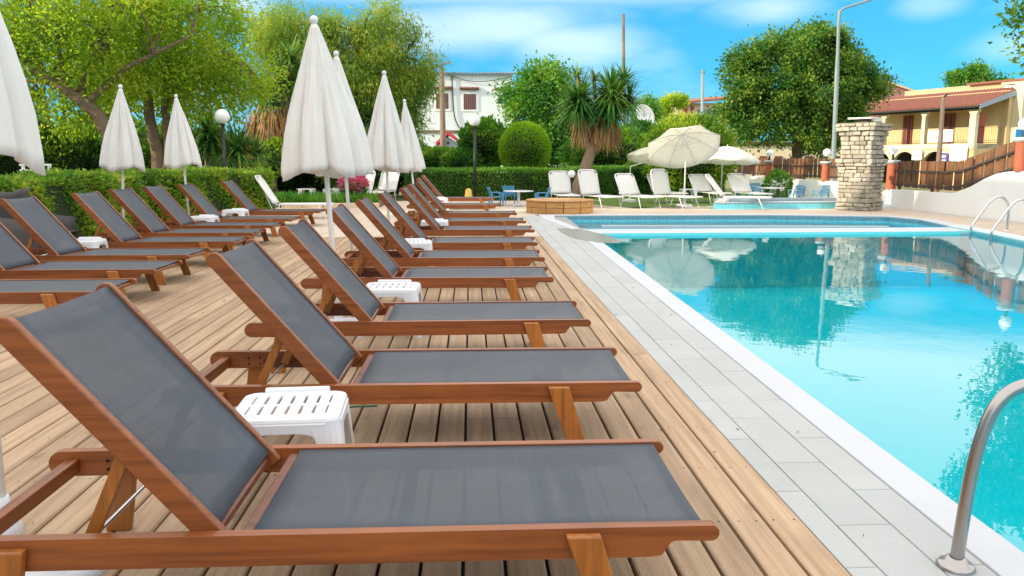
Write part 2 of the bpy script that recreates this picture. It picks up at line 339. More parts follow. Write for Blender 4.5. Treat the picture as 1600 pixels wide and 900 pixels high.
# ------------------------------------------------------------------ mesh helpers
class MB:
    def __init__(s): s.v = []; s.f = []
    def poly(s, pts):
        i = len(s.v); s.v += [tuple(p) for p in pts]; s.f.append(tuple(range(i, i+len(pts)))); return s
    def box(s, x0, x1, y0, y1, z0, z1, M=None):
        i = len(s.v); P = [(x, y, z) for z in (z0, z1) for y in (y0, y1) for x in (x0, x1)]
        if M is not None: P = [tuple(M @ Vector(p)) for p in P]
        s.v += P
        for q in ((0, 2, 3, 1), (4, 5, 7, 6), (0, 1, 5, 4), (2, 6, 7, 3), (0, 4, 6, 2), (1, 3, 7, 5)): s.f.append(tuple(i+k for k in q))
        return s
    def prism(s, pts, vec):
        """closed polygon (3D points) pushed along vec"""
        i = len(s.v); n = len(pts); vec = Vector(vec)
        s.v += [tuple(Vector(p)) for p in pts] + [tuple(Vector(p)+vec) for p in pts]
        s.f.append(tuple(range(i+n-1, i-1, -1))); s.f.append(tuple(range(i+n, i+2*n)))
        for k in range(n): a, b = i+k, i+(k+1) % n; s.f.append((a, b, b+n, a+n))
        return s
    def tube(s, pts, rad, n=8, caps=True):
        pts = [Vector(p) for p in pts]; m = len(pts)
        if not isinstance(rad, (list, tuple)): rad = [rad]*m
        i0 = len(s.v); prev = None
        for k in range(m):
            d = (pts[min(k+1, m-1)] - pts[max(k-1, 0)]).normalized()
            if prev is None:
                u = d.cross(Vector((0, 0, 1))) if abs(d.z) < 0.95 else d.cross(Vector((1, 0, 0)))
            else: u = prev - d*prev.dot(d)
            u.normalize(); prev = u; w = d.cross(u)
            for j in range(n):
                a = 2*math.pi*j/n; s.v.append(tuple(pts[k] + (u*math.cos(a) + w*math.sin(a))*rad[k]))
        for k in range(m-1):
            for j in range(n):
                a = i0+k*n+j; b = i0+k*n+(j+1) % n; s.f.append((a, b, b+n, a+n))
        if caps:
            s.f.append(tuple(i0+j for j in range(n-1, -1, -1))); s.f.append(tuple(i0+(m-1)*n+j for j in range(n)))
        return s
    def lathe(s, prof, n=16, c=(0, 0, 0), fn=None):
        i0 = len(s.v); m = len(prof)
        for k, (r, z) in enumerate(prof):
            for j in range(n):
                a = 2*math.pi*j/n; rr, zz = (r, z) if fn is None else fn(r, z, a, k)
                s.v.append((c[0]+rr*math.cos(a), c[1]+rr*math.sin(a), c[2]+zz))
        for k in range(m-1):
            for j in range(n):
                a = i0+k*n+j; b = i0+k*n+(j+1) % n; s.f.append((a, b, b+n, a+n))
        return s
    def grid(s, fn, nu, nv):
        i0 = len(s.v)
        for a in range(nu+1):
            for b in range(nv+1): s.v.append(tuple(fn(a/nu, b/nv)))
        for a in range(nu):
            for b in range(nv):
                q = i0+a*(nv+1)+b; s.f.append((q, q+nv+1, q+nv+2, q+1))
        return s
    def mesh(s, name, mat, smooth=False):
        me = bpy.data.meshes.new(name); me.from_pydata(s.v, [], s.f); me.update()
        if smooth: me.polygons.foreach_set('use_smooth', [True]*len(me.polygons))
        me.materials.append(MATS[mat]); return me
    def build(s, name, mat, parent=None, smooth=False, bevel=0.0, solid=0.0, autosmooth=False, seg=2):
        o = bpy.data.objects.new(name, s.mesh(name, mat, smooth)); link(o, parent)
        if solid:
            q = o.modifiers.new('s', 'SOLIDIFY'); q.thickness = solid; q.offset = 0
        if bevel:
            q = o.modifiers.new('b', 'BEVEL'); q.width = bevel; q.segments = seg; q.limit_method = 'ANGLE'; q.angle_limit = R(40)
        return o
def root_of(p):
    l = Vector((0, 0, 0)); 
    while p is not None: l = l + p.location; p = p.parent
    return l
def link(o, parent=None):
    COL.objects.link(o)
    if parent is not None:
        o.parent = parent
        if o.matrix_parent_inverse is not None and not o.get('_loc'):
            top = parent
            while top.parent is not None: top = top.parent
            if top is parent: o.matrix_parent_inverse = Matrix.Translation(-top.location) if top.rotation_euler.z == 0 else (Matrix.Translation(top.location) @ top.rotation_euler.to_matrix().to_4x4()).inverted()
def thing(name, label, cat, loc=(0, 0, 0), group=None, rz=0.0):
    o = bpy.data.objects.new(name, None); COL.objects.link(o); o.location = loc; o.rotation_euler = (0, 0, rz); o.empty_display_size = 0.1
    o['label'] = label; o['category'] = cat
    if group: o['group'] = group
    return o
def tag(o, label, cat, group=None):
    o['label'] = label; o['category'] = cat
    if group: o['group'] = group
    return o
def structure(o): o['kind'] = 'structure'; return o
def dup(src, loc, label, rz=0.0, group=None):
    r = src.copy(); COL.objects.link(r); r.location = loc; r.rotation_euler = (0, 0, rz); r['label'] = label
    if group: r['group'] = group
    for ch in src.children:
        c = ch.copy(); COL.objects.link(c); c.parent = r
        for g in ch.children:
            d = g.copy(); COL.objects.link(d); d.parent = c
    return r

# leaves -------------------------------------------------------------------------------
def leaf_mesh(name, P, L, W, mat, seed=1, D=None, spread=1.0, fold=0.25):
    """P (n,3) leaf bases; D (n,3) preferred direction; one rhombic leaf (2 tris) each"""
    rg = np.random.default_rng(seed); n = len(P)
    d = rg.normal(size=(n, 3))
    if D is not None: d = d*spread + D
    d /= np.linalg.norm(d, axis=1)[:, None] + 1e-9
    q = rg.normal(size=(n, 3)); w = np.cross(d, q); w /= np.linalg.norm(w, axis=1)[:, None] + 1e-9
    nn = np.cross(d, w)
    l = (L*(0.7 + 0.6*rg.random(n)))[:, None]; k = (W*(0.7 + 0.6*rg.random(n)))[:, None]
    V = np.empty((n, 4, 3)); V[:, 0] = P; V[:, 1] = P + d*l*0.45 + w*k*0.5 + nn*k*fold; V[:, 2] = P + d*l; V[:, 3] = P + d*l*0.45 - w*k*0.5 + nn*k*fold
    return raw_mesh(name, V.reshape(-1, 3), np.arange(n*4).reshape(n, 4), mat)
def raw_mesh(name, V, F, mat):
    me = bpy.data.meshes.new(name); n, k = F.shape
    me.vertices.add(len(V)); me.vertices.foreach_set('co', V.astype(np.float32).ravel())
    me.loops.add(n*k); me.loops.foreach_set('vertex_index', F.astype(np.int32).ravel())
    me.polygons.add(n); me.polygons.foreach_set('loop_start', np.arange(0, n*k, k, dtype=np.int32)); me.polygons.foreach_set('loop_total', np.full(n, k, dtype=np.int32))
    me.update(calc_edges=True); me.materials.append(MATS[mat]); return me
def put(me, name, parent=None):
    o = bpy.data.objects.new(name, me); link(o, parent); return o
def blades(name, base, dirs, L, W, droop, mat, seed=1, seg=3):
    """sword leaves: strips bending down; base (n,3), dirs (n,3)"""
    rg = np.random.default_rng(seed); n = len(base); d = dirs/np.linalg.norm(dirs, axis=1)[:, None]
    up = np.array([0, 0, 1.0]); w = np.cross(d, up); w /= np.linalg.norm(w, axis=1)[:, None] + 1e-6
    l = (L*(0.75 + 0.5*rg.random(n)))[:, None]; V = np.empty((n, seg+1, 2, 3)); dr = (droop*(0.5 + rg.random(n)))[:, None]
    for s in range(seg+1):
        t = s/seg; c = base + d*l*t - up*dr*l*t*t
        k = W*(1-t)**0.7*(0.75 if s == 0 else 1.0)
        V[:, s, 0] = c + w*k*0.5; V[:, s, 1] = c - w*k*0.5
    b = (np.arange(n)*(seg+1)*2)[:, None]; F = []
    for s in range(seg): F.append(b + np.array([[2*s, 2*s+1, 2*s+3, 2*s+2]]))
    return raw_mesh(name, V.reshape(-1, 3), np.concatenate(F), mat)
def ell_points(ells, n, rg, shell=0.55):
    w = np.array([e[3]*e[4]*e[5] for e in ells])**0.8; w /= w.sum(); idx = rg.choice(len(ells), n, p=w)
    E = np.array(ells)[idx]; d = rg.normal(size=(n, 3)); d /= np.linalg.norm(d, axis=1)[:, None]
    r = (shell + (1-shell)*rg.random(n)**0.7)[:, None]
    return E[:, :3] + d*r*E[:, 3:6], d

# ================================================================== THE SETTING
# pool outline (plan): left edge skews a little against the deck
def xl(y): return 1.795 + 0.0232*y                       # pool edge, lounger side
POOL_NEAR = -4.0
BEAM0, BEAM1 = 14.30, 15.30
WZ = -0.08
FR = [(9.34, 14.85), (8.94, 12.45), (6.1, POOL_NEAR)]    # right edge, far to near
main_poly = [(xl(POOL_NEAR), POOL_NEAR), (6.1, POOL_NEAR), (8.94, 12.45), (9.30, 14.40), (xl(BEAM0), BEAM0)]
shal_poly = [(2.06, BEAM1), (9.46, 15.40), (9.80, 17.05), (9.55, 17.95), (7.0, 18.62), (1.95, 18.66), (1.86, 17.65)]

# ground: one sheet to the horizon with a hole where the pool is
HX0, HX1, HY0, HY1 = 1.2, 10.6, -6.0, 20.3
mb = MB(); B = 1500
for (x0, x1, y0, y1) in ((-B, HX0, -B, B), (HX1, B, -B, B), (HX0, HX1, -B, HY0), (HX0, HX1, HY1, B)):
    mb.poly([(x0, y0, -0.16), (x1, y0, -0.16), (x1, y1, -0.16), (x0, y1, -0.16)])
structure(mb.build('ground', 'ground_earth'))
# street behind the boundary wall (asphalt not visible, pale road)
# terrace paving (beige setts) in pieces round the pool
def ring_sheet(name, outer, holes_polys, z, mat):
    import bmesh
    bm = bmesh.new()
    def loop(pts):
        vs = [bm.verts.new((x, y, z)) for x, y in pts]; return [bm.edges.new((vs[i], vs[(i+1) % len(vs)])) for i in range(len(vs))]
    ed = loop(outer)
    for h in holes_polys: ed += loop(h)
    bmesh.ops.triangle_fill(bm, use_beauty=True, use_dissolve=False, edges=ed)
    for f in bm.faces:
        if f.normal.z < 0: f.normal_flip()
    me = bpy.data.meshes.new(name); bm.to_mesh(me); bm.free(); me.materials.append(MATS[mat])
    o = bpy.data.objects.new(name, me); COL.objects.link(o); return o
def grow(poly, d):
    c = Vector((sum(p[0] for p in poly)/len(poly), sum(p[1] for p in poly)/len(poly)))
    return [(p[0] + (d if p[0] > c.x else -d), p[1] + (d if p[1] > c.y else -d)) for p in poly]
pool_hole = [(1.21, -5.5), (6.6, -5.5), (9.28, 12.40), (9.82, 15.45), (10.12, 17.05), (9.8, 18.25), (7.05, 18.95), (1.6, 18.98), (1.21, 18.2)]
structure(ring_sheet('terrace_paving', [(-6.9, -5.9), (11.30, -5.9), (11.42, 24.2), (11.0, 25.6), (-6.9, 25.6)], [pool_hole, [(-6.7, -2.2), (-6.7, 13.6), (1.20, 13.6), (1.20, -2.2)]], -0.02, 'paving_beige'))
structure(MB().poly([(-6.72, -2.22, -0.14), (1.22, -2.22, -0.14), (1.22, 13.62, -0.14), (-6.72, 13.62, -0.14)]).build('deck_underlay', 'bolt_black'))
structure(MB().poly([(4.5, 21.4, -0.015), (11.1, 24.3, -0.015), (11.0, 33, -0.015), (2.2, 26.0, -0.015)]).build('lawn', 'lawn'))

# ---- timber deck: every plank its own piece
deck = bpy.data.objects.new('deck', None); COL.objects.link(deck); structure(deck)
PW, PG = 0.1372, 0.012
def plank_mesh(ln):
    m = MB(); w = (PW-PG)/2; t = 0.028; c = 0.006
    prof = [(-w, -t), (w, -t), (w, -c), (w-0.004, -0.0015), (w-c*1.6, 0), (-w+c*1.6, 0), (-w+0.004, -0.0015), (-w, -c)]
    return m.prism([(x, 0, z) for x, z in prof][::-1], (0, ln, 0)).mesh('plank', 'deck_plank')
rng = random.Random(4)
lens = {}
NPL = 57
screws = MB()
for i in range(NPL):
    xc = 1.20 - PW*(i+0.5)
    cuts = [-2.2, rng.choice([3.9, 5.2, 6.6, 7.9]), 13.6 + 0.0]
    for a, b in zip(cuts[:-1], cuts[1:]):
        ln = round(b-a-0.004, 3)
        if ln not in lens: lens[ln] = plank_mesh(ln)
        o = bpy.data.objects.new('plank', lens[ln]); COL.objects.link(o); o.parent = deck; o.location = (xc, a+0.002, rng.uniform(-0.0012, 0.0012))
    for k in range(22):
        ys = 0.6 + k*0.52 + rng.uniform(-0.012, 0.012)
        if ys > 11: break
        for sx in (-0.036, 0.036):
            r = 0.0042; xx = xc + sx + rng.uniform(-0.004, 0.004)
            screws.poly([(xx+r*math.cos(q*1.0472), ys+r*math.sin(q*1.0472), 0.0016) for q in range(6)])
so = screws.build('screw_heads', 'bolt_black', None); so.parent = deck; so['kind'] = 'stuff'

# ---- poolside slabs and white coping
pave = bpy.data.objects.new('pool_paving', None); COL.objects.link(pave); structure(pave)
structure_base = MB().poly([(1.20, -5.5, -0.045), (xl(-5.5), -5.5, -0.045), (xl(18.9), 18.98, -0.045), (1.20, 18.98, -0.045)])
o = structure_base.build('mortar_bed', 'bed_grey'); o.parent = pave
def xc_in(y): return xl(y) - 0.165 - 0.004*y
def colx(j, y):
    a, b = 1.204, xc_in(y) - 0.003; f = [0, 0.235, 0.66, 1.0][j]; return a + (b-a)*f
Y0 = [-2.47, -2.17, -2.47]; SL = 0.604
for j in range(3):
    y = Y0[j]
    while y < 15.0:
        g = 0.0022; p = [(colx(j, y)+g, y+g), (colx(j+1, y)-g, y+g), (colx(j+1, y+SL)-g, y+SL-g), (colx(j, y+SL)+g, y+SL-g)]
        dz = rng.uniform(-0.0008, 0.0008)
        MB().prism([(x, yy, -0.045) for x, yy in p], (0, 0, 0.033+dz)).build('paving_slab', 'slab_grey', None, bevel=0.002, seg=1).parent = pave
        y += SL
# far end slabs up to the planter
y = 15.01
while y < 18.4:
    for j in range(3):
        a = 1.21 + j*0.22; b = a + 0.217
        MB().prism([(a, y, -0.045), (b, y, -0.045), (b, y+SL-0.005, -0.045), (a, y+SL-0.005, -0.045)], (0, 0, 0.0335)).build('paving_slab', 'slab_grey', None, bevel=0.002, seg=1).parent = pave
    y += SL
def strip(name, inner, outer, z0, z1, mat, bevel=0.006):
    m = MB(); n = len(inner)
    for k in range(n-1):
        q = [inner[k], inner[k+1], outer[k+1], outer[k]]
        i = len(m.v); m.v += [(x, yy, z0) for x, yy in q] + [(x, yy, z1) for x, yy in q]
        m.f += [(i+4, i+5, i+6, i+7), (i, i+1, i+5, i+4), (i+2, i+3, i+7, i+6)]
        if k == 0: m.f.append((i+3, i, i+4, i+7))
        if k == n-2: m.f.append((i+1, i+2, i+6, i+5))
    return structure(m.build(name, mat, bevel=bevel))
yy = [POOL_NEAR, 0, 3, 6, 9, 12, BEAM0, 15.02]
strip('pool_coping', [(xl(v), v) for v in yy], [(xc_in(v), v) for v in yy], -0.10, -0.008, 'coping_white')
strip('shallow_coping', [(2.06, 15.03), (1.86, 17.65), (1.95, 18.66), (7.0, 18.62), (9.55, 17.95), (9.80, 17.05), (9.46, 15.40)],
      [(1.89, 15.03), (1.60, 17.70), (1.60, 18.98), (7.05, 18.95), (9.8, 18.25), (10.12, 17.05), (9.82, 15.45)], -0.12, -0.006, 'coping_white')
strip('turquoise_coping', [(9.455, 15.395), (9.30, 14.40), (8.94, 12.45), (6.1, POOL_NEAR)], [(9.815, 15.445), (9.66, 14.40), (9.28, 12.40), (6.42, POOL_NEAR)], -0.10, -0.004, 'coping_turquoise')
# ---- basin
def basin(name, poly, depth, wallmat, floormat):
    m = MB(); n = len(poly)
    for k in range(n):
        a, b = poly[k], poly[(k+1) % n]; m.poly([(a[0], a[1], -0.03), (b[0], b[1], -0.03), (b[0], b[1], -depth), (a[0], a[1], -depth)])
    structure(m.build(name + '_walls', wallmat))
    structure(MB().poly([(x, y_, -depth) for x, y_ in poly]).build(name + '_floor', floormat))
basin('pool', main_poly, 1.05, 'pool_floor_tile', 'pool_floor_tile')
basin('shallow_pool', shal_poly, 0.42, 'pool_wall_tile', 'pool_wall_tile')
structure(MB().poly([(x, y_, WZ) for x, y_ in main_poly]).build('pool_water', 'water_deep'))
structure(MB().poly([(x, y_, -0.16) for x, y_ in shal_poly]).build('shallow_water', 'water_shallow'))
# white weir between the two basins, and the underwater steps of the shallow one
structure(MB().prism([(xl(BEAM0)-0.02, BEAM0+0.004, -1.4), (9.31, 14.40, -1.4), (9.47, 15.36, -1.4), (2.03, BEAM1-0.004, -1.4)], (0, 0, 1.36)).build('pool_weir', 'coping_white', bevel=0.02))
structure(MB().prism([(2.6, 17.3, -0.42), (8.9, 16.9, -0.42), (9.3, 17.5, -0.42), (6.9, 18.2, -0.42), (2.3, 18.25, -0.42)], (0, 0, 0.25)).build('pool_step', 'coping_turquoise', bevel=0.01))
structure(MB().prism([(2.8, 17.0, -0.42), (8.8, 16.5, -0.42), (8.9, 16.6, -0.42), (2.8, 17.1, -0.42)], (0, 0, 0.31)).build('pool_step', 'coping_white', bevel=0.01))

# wet patch on the slabs by the far pool corner
m = MB(); wp = [(884, 357), (915, 356), (940, 362), (968, 369), (984, 377), (975, 380), (948, 379), (915, 373), (893, 364)]
m.poly([tuple(gp(px-14, py, -0.0075)) for px, py in wp])
tag(m.build('wet_patch', 'wet_stone'), 'dark wet patch drying on the pale slabs near the pool corner', 'puddle')

# white raised children's basin behind the shallow pool
kb = thing('raised_basin', 'low raised blue tiled basin with white rim behind the stone pillar', 'basin', (9.0, 22, 0))
po = [(6.35, 20.75), (9.3, 20.95), (11.15, 21.2), (11.15, 23.2), (7.2, 23.0)]; pi_ = [(6.75, 20.98), (9.3, 21.18), (10.95, 21.4), (10.95, 22.95), (7.4, 22.78)]
m = MB()
for k in range(5): m.poly([(*po[k], -0.02), (*po[(k+1) % 5], -0.02), (*po[(k+1) % 5], 0.15), (*po[k], 0.15)])
m.build('basin_wall', 'pool_wall_tile', kb)
m = MB()
for k in range(5):
    a, b, c, d = po[k], po[(k+1) % 5], pi_[(k+1) % 5], pi_[k]
    a2 = (a[0]*1.0, a[1]-0.02); b2 = (b[0], b[1]-0.02)
    m.poly([(*a2, 0.175), (*b2, 0.175), (*c, 0.175), (*d, 0.175)]); m.poly([(*a2, 0.15), (*b2, 0.15), (*b2, 0.175), (*a2, 0.175)])
    m.poly([(*c, 0.175), (*c, 0.0), (*d, 0.0), (*d, 0.175)])
m.build('basin_rim', 'coping_white', kb)
MB().poly([(*p, 0.0) for p in pi_]).build('basin_floor', 'pool_wall_tile', kb)
MB().poly([(*p, 0.12) for p in pi_]).build('basin_water', 'water_shallow', kb)

# ================================================================== WOODEN SUN LOUNGERS
def make_lounger():
    t = thing('sun_lounger', 'x', 'sun lounger', (0, 0, 0), 'wooden sun loungers in two rows on the deck')
    S, HW, T = 0.31, 0.345, 0.034
    def rnd(cx, cz, r, a0, a1, n=5): return [(cx + r*math.cos(R(a0+(a1-a0)*k/n)), cz + r*math.sin(R(a0+(a1-a0)*k/n))) for k in range(n+1)]
    # side rail outline (x, z): rounded head end, stepped slim nose at the foot end
    zt, zb = S, S-0.088
    out = [(1.03, zb)] + [(1.14, zb)] + rnd(1.155, zb+0.028, 0.028, -60, 0, 3) + rnd(1.212, zb+0.022, 0.024, 180, 95, 3) + [(1.31, zt-0.045)] + rnd(1.308, zt-0.0225, 0.0225, -80, 80, 5) + [(-0.76, zt)] + rnd(-0.755, zt-0.044, 0.044, 95, 265, 7)
    for s in (-1, 1):
        y0 = s*HW if s < 0 else HW - T
        MB().prism([(x, y0, z) for x, z in out], (0, T, 0)).build('side_rail', 'teak_x', t, bevel=0.004)
        yl = -HW-0.0305 if s < 0 else HW+0.0005
        MB().prism([(x, yl, z) for x, z in [(0.905, S-0.012), (1.000, S-0.012), (1.088, 0.0), (1.005, 0.0)]], (0, 0.03, 0)).build('leg', 'teak_z', t, bevel=0.005)
        MB().prism([(x, yl, z) for x, z in [(-0.605, S-0.02), (-0.515, S-0.02), (-0.560, 0.0), (-0.645, 0.0)]], (0, 0.03, 0)).build('leg', 'teak_z', t, bevel=0.005)
        # notched ratchet bar inside the rail
        yi = s*(HW-T) - (0 if s > 0 else 0) ; ya = yi - 0.02 if s > 0 else yi
        rp = [(-0.52, 0.232), (-0.06, 0.232), (-0.06, 0.262)]
        for k in range(4):
            x = -0.10 - k*0.10; rp += [(x, 0.262), (x-0.02, 0.284), (x-0.06, 0.284), (x-0.065, 0.258), (x-0.09, 0.258)]
        rp += [(-0.52, 0.27)]
        MB().prism([(x, ya, z) for x, z in rp], (0, 0.02, 0)).build('ratchet_bar', 'teak_dark', t)
        b = MB()
        for bx in (-0.60, -0.54):
            for bz in (0.245, 0.275): b.tube([(bx, s*(HW-T+0.0005), bz), (bx, s*(HW-T-0.004), bz)], 0.0055, 6)
        b.build('bolts', 'bolt_black', t)
    # cross members
    MB().box(-0.735, -0.695, -HW+T, HW-T, 0.235, 0.285).build('head_stretcher', 'teak_y', t, bevel=0.004)
    MB().box(0.025, 0.055, -HW+T, HW-T, 0.235, 0.296).build('seat_crossbar', 'teak_dark', t, bevel=0.003)
    MB().tube([(1.285, -HW+T, 0.272), (1.285, HW-T, 0.272)], 0.014, 10).build('foot_dowel', 'teak_y', t)
    for x in (0.45, 0.88): MB().box(x-0.02, x+0.02, -HW+T, HW-T, 0.226, 0.252).build('seat_slat', 'teak_y', t)
    # seat sling, slightly sagging
    def seat(u, v): return (0.058 + u*1.233, (-1+2*v)*(HW-T-0.001), 0.303 - 0.012*math.sin(math.pi*v)**0.8*(0.5+0.5*math.sin(math.pi*u)))
    MB().grid(seat, 16, 8).build('seat_sling', 'sling_mesh', t, smooth=True, solid=0.003)
    # backrest
    A = R(49.5); ca, sa = math.cos(A), math.sin(A); BL = 0.825
    def bp(d, n): return (-0.005 - d*ca + n*sa*1.0, 0.283 + d*sa + n*ca)      # d along the back, n out of its front face
    th = 0.066; bt = 0.030; by = HW - T - 0.008
    for s in (-1, 1):
        y0 = s*by if s < 0 else by - bt
        o2 = [bp(0.0, 0), bp(BL-0.03, 0)] + [bp(BL-0.03+0.033*math.sin(R(a)), -0.033+0.033*math.cos(R(a))) for a in (30, 60, 90, 120, 150)] + [bp(BL-0.03, -th), bp(0.0, -th)]
        MB().prism([(x, y0, z) for x, z in o2], (0, bt, 0)).build('back_rail', 'teak_x', t, bevel=0.005)
    def back(u, v):
        d = 0.045 + u*(BL-0.065); n = -0.010 - 0.020*math.sin(math.pi*v)*(0.6+0.4*math.sin(math.pi*u))
        x, z = bp(d, n); return (x, (-1+2*v)*(by-bt+0.001), z)
    MB().grid(back, 12, 8).build('back_sling', 'sling_mesh', t, smooth=True, solid=0.003)
    for d in (0.03, BL-0.04):
        x, z = bp(d, -0.036); MB().tube([(x, -by+bt, z), (x, by-bt, z)], 0.014, 8).build('back_crossbar', 'teak_dark', t)
    # prop
    x1, z1 = bp(0.36, -0.06); x2, z2 = -0.40, 0.262
    for s in (-1, 1):
        yy = s*0.25; dx, dz = x1-x2, z1-z2; L = math.hypot(dx, dz); nx, nz = -dz/L*0.018, dx/L*0.018
        MB().prism([(x1+nx, yy-0.011, z1+nz), (x2+nx, yy-0.011, z2+nz), (x2-nx, yy-0.011, z2-nz), (x1-nx, yy-0.011, z1-nz)], (0, 0.022, 0)).build('prop_strut', 'teak_z', t, bevel=0.003)
    MB().tube([(x2, -0.305, z2), (x2, 0.305, z2)], 0.006, 8).build('prop_rod', 'metal_bright', t)
    return t
proto = make_lounger()
right = [(0.675, 2.375, 'nearest wooden sun lounger beside the pool, its dark sling filling the foreground'),
 (0.765, 3.80, 'second wooden lounger from the camera in the poolside row, behind the slotted white stool'),
 (0.742, 5.20, 'third wooden lounger from the camera in the poolside row'),
 (0.703, 7.04, 'fourth wooden lounger in the poolside row, just behind the second white stool'),
 (0.752, 8.41, 'fifth wooden lounger from the camera in the poolside row'),
 (0.806, 9.91, 'sixth wooden lounger from the camera in the poolside row'),
 (0.908, 11.66, 'seventh wooden lounger from the camera in the poolside row, level with the wet patch'),
 (0.895, 13.27, 'eighth wooden lounger from the camera in the poolside row'),
 (0.880, 15.50, 'ninth wooden lounger in the poolside row, first beyond the deck'),
 (0.700, 18.30, 'second farthest wooden lounger of the poolside row, left of the round planter'),
 (0.630, 21.40, 'farthest wooden lounger of the poolside row, before the yellow cone')]
left = [(-2.80, 6.45, 'nearest wooden lounger of the left row, half hidden behind the foreground backrest'),
 (-2.86, 7.69, 'second wooden lounger of the left row, backrest cut by the left picture edge'),
 (-2.935, 8.81, 'third wooden lounger of the left row, in front of the dark draped chair'),
 (-2.86, 10.17, 'fourth wooden lounger of the left row, beside a white stool'),
 (-2.95, 11.37, 'fifth wooden lounger of the left row, in front of a closed parasol by the hedge'),
 (-2.98, 12.57, 'sixth wooden lounger of the left row, beside two white stools'),
 (-3.03, 14.15, 'seventh wooden lounger of the left row, second from its far end'),
 (-2.95, 16.25, 'farthest wooden lounger of the left row, before the white folding lounger')]
FO = 1.33
rl = random.Random(8)
for i, (xf, yc, lab) in enumerate(right + left):
    loc = (xf-FO, yc, 0.0); rz = R(rl.uniform(-0.9, 0.3)) if i > 0 else R(-0.2)
    if yc > 13.6: loc = (xf-FO, yc, -0.02)
    if i == 0: proto.location = loc; proto.rotation_euler.z = rz; proto['label'] = lab
    else: dup(proto, loc, lab, rz)

# ================================================================== WHITE PLASTIC STOOLS
def make_stool():
    t = thing('plastic_stool', 'x', 'stool', (0, 0, 0), 'white plastic stools between the loungers')
    a, b, H = 0.205, 0.185, 0.36
    # slotted top: slats between five pairs of slots
    m = MB(); 
    xs = [-0.15, -0.108, -0.066, -0.024, 0.018, 0.060, 0.102, 0.144]
    def rr_(ax, by_, r, n=5):
        out = []
        for (cx_, cy2, a0) in ((ax-r, by_-r, 0), (-ax+r, by_-r, 90), (-ax+r, -by_+r, 180), (ax-r, -by_+r, 270)):
            out += [(cx_+r*math.cos(R(a0+90*k/n)), cy2+r*math.sin(R(a0+90*k/n))) for k in range(n+1)]
        return out
    inn = rr_(0.152, 0.137, 0.004); lev = [(inn, H-0.012), (inn, H), (rr_(a-0.014, b-0.014, 0.045), H), (rr_(a-0.004, b-0.004, 0.052), H-0.004), (rr_(a, b, 0.055), H-0.014), (rr_(a+0.002, b+0.002, 0.055), H-0.05)]
    base_ = []
    for pts_, z_ in lev: base_.append(len(m.v)); m.v += [(x_, y_, z_) for x_, y_ in pts_]
    nn_ = len(inn)
    for q_ in range(len(lev)-1):
        for k in range(nn_): m.f.append((base_[q_]+k, base_[q_]+(k+1) % nn_, base_[q_+1]+(k+1) % nn_, base_[q_+1]+k))
    for k in range(6):
        x0 = -0.15 + k*0.05; m.box(x0+0.006, x0+0.044, -0.138, 0.138, H-0.012, H-0.0004)
    for k in range(7):
        x0 = -0.15 + k*0.05
        for (y0, y1) in ((-0.138, -0.118), (-0.012, 0.012), (0.118, 0.138)): m.box(max(x0-0.006, -0.1525), min(x0+0.006, 0.1525), y0, y1, H-0.0115, H-0.0008)
    m.build('seat_top', 'plastic_white', t)
    # raised handle lip along the far side
    MB().box(-0.13, 0.13, b-0.012, b+0.012, H-0.03, H+0.016).build('handle_lip', 'plastic_white', t, bevel=0.008)
    # moulded apron with arched cut-outs, one skirt per side
    for s in (-1, 1):
        pr = [(-a, H-0.005), (a, H-0.005), (a+0.002, H-0.10), (0.12, H-0.10)]
        ar = [(0.12*math.cos(R(q)), H-0.10+0.035*math.sin(R(q))) for q in range(0, 181, 30)]
        pr = [(-a+0.05, H-0.02), (-a+0.05, H-0.12), (-0.125, H-0.085), (-0.10, H-0.066), (-0.06, H-0.058), (0.06, H-0.058), (0.10, H-0.066), (0.125, H-0.085), (a-0.05, H-0.12), (a-0.05, H-0.02)]
        MB().prism([(x, s*b-0.004, z) for x, z in pr], (0, 0.008, 0)).build('apron', 'plastic_white', t, bevel=0.003)
        pr2 = [(-b+0.05, H-0.02), (-b+0.05, H-0.12), (-0.105, H-0.085), (-0.08, H-0.066), (-0.05, H-0.058), (0.05, H-0.058), (0.08, H-0.066), (0.105, H-0.085), (b-0.05, H-0.12), (b-0.05, H-0.02)]
        MB().prism([(s*a-0.004, y, z) for y, z in pr2], (0.008, 0, 0)).build('apron', 'plastic_white', t, bevel=0.003)
    for sx in (-1, 1):
        for sy in (-1, 1):
            m = MB()
            def L(z, w): 
                f = (H-z)/H; cx, cy = sx*(a+0.030*f+0.001), sy*(b+0.030*f+0.001); r = min(0.055, w*0.8)
                o_ = [(cx-sx*w, cy, z)] + [(cx-sx*r+sx*r*math.sin(R(g_)), cy-sy*r+sy*r*math.cos(R(g_)), z) for g_ in (0, 22, 45, 68, 90)] + [(cx, cy-sy*w, z)]
                i_ = [(p_[0]-sx*0.007, p_[1]-sy*0.007, z) for p_ in o_[::-1]]; i_[0] = (cx-sx*0.008, cy-sy*w, z); i_[-1] = (cx-sx*w, cy-sy*0.008, z)
                return o_ + i_
            rings = [L(H-0.03, 0.105), L(H-0.10, 0.092), L(H-0.20, 0.066), L(0.0, 0.048)]; NR = len(rings[0])
            i0 = 0
            for rg_ in rings: m.v += rg_
            for k in range(3):
                for j in range(NR): p, q = k*NR+j, k*NR+(j+1) % NR; m.f.append((p, q, q+NR, p+NR))
            m.f.append(tuple(range(3*NR, 4*NR))); m.build('leg', 'plastic_white', t)
    return t
st = make_stool()
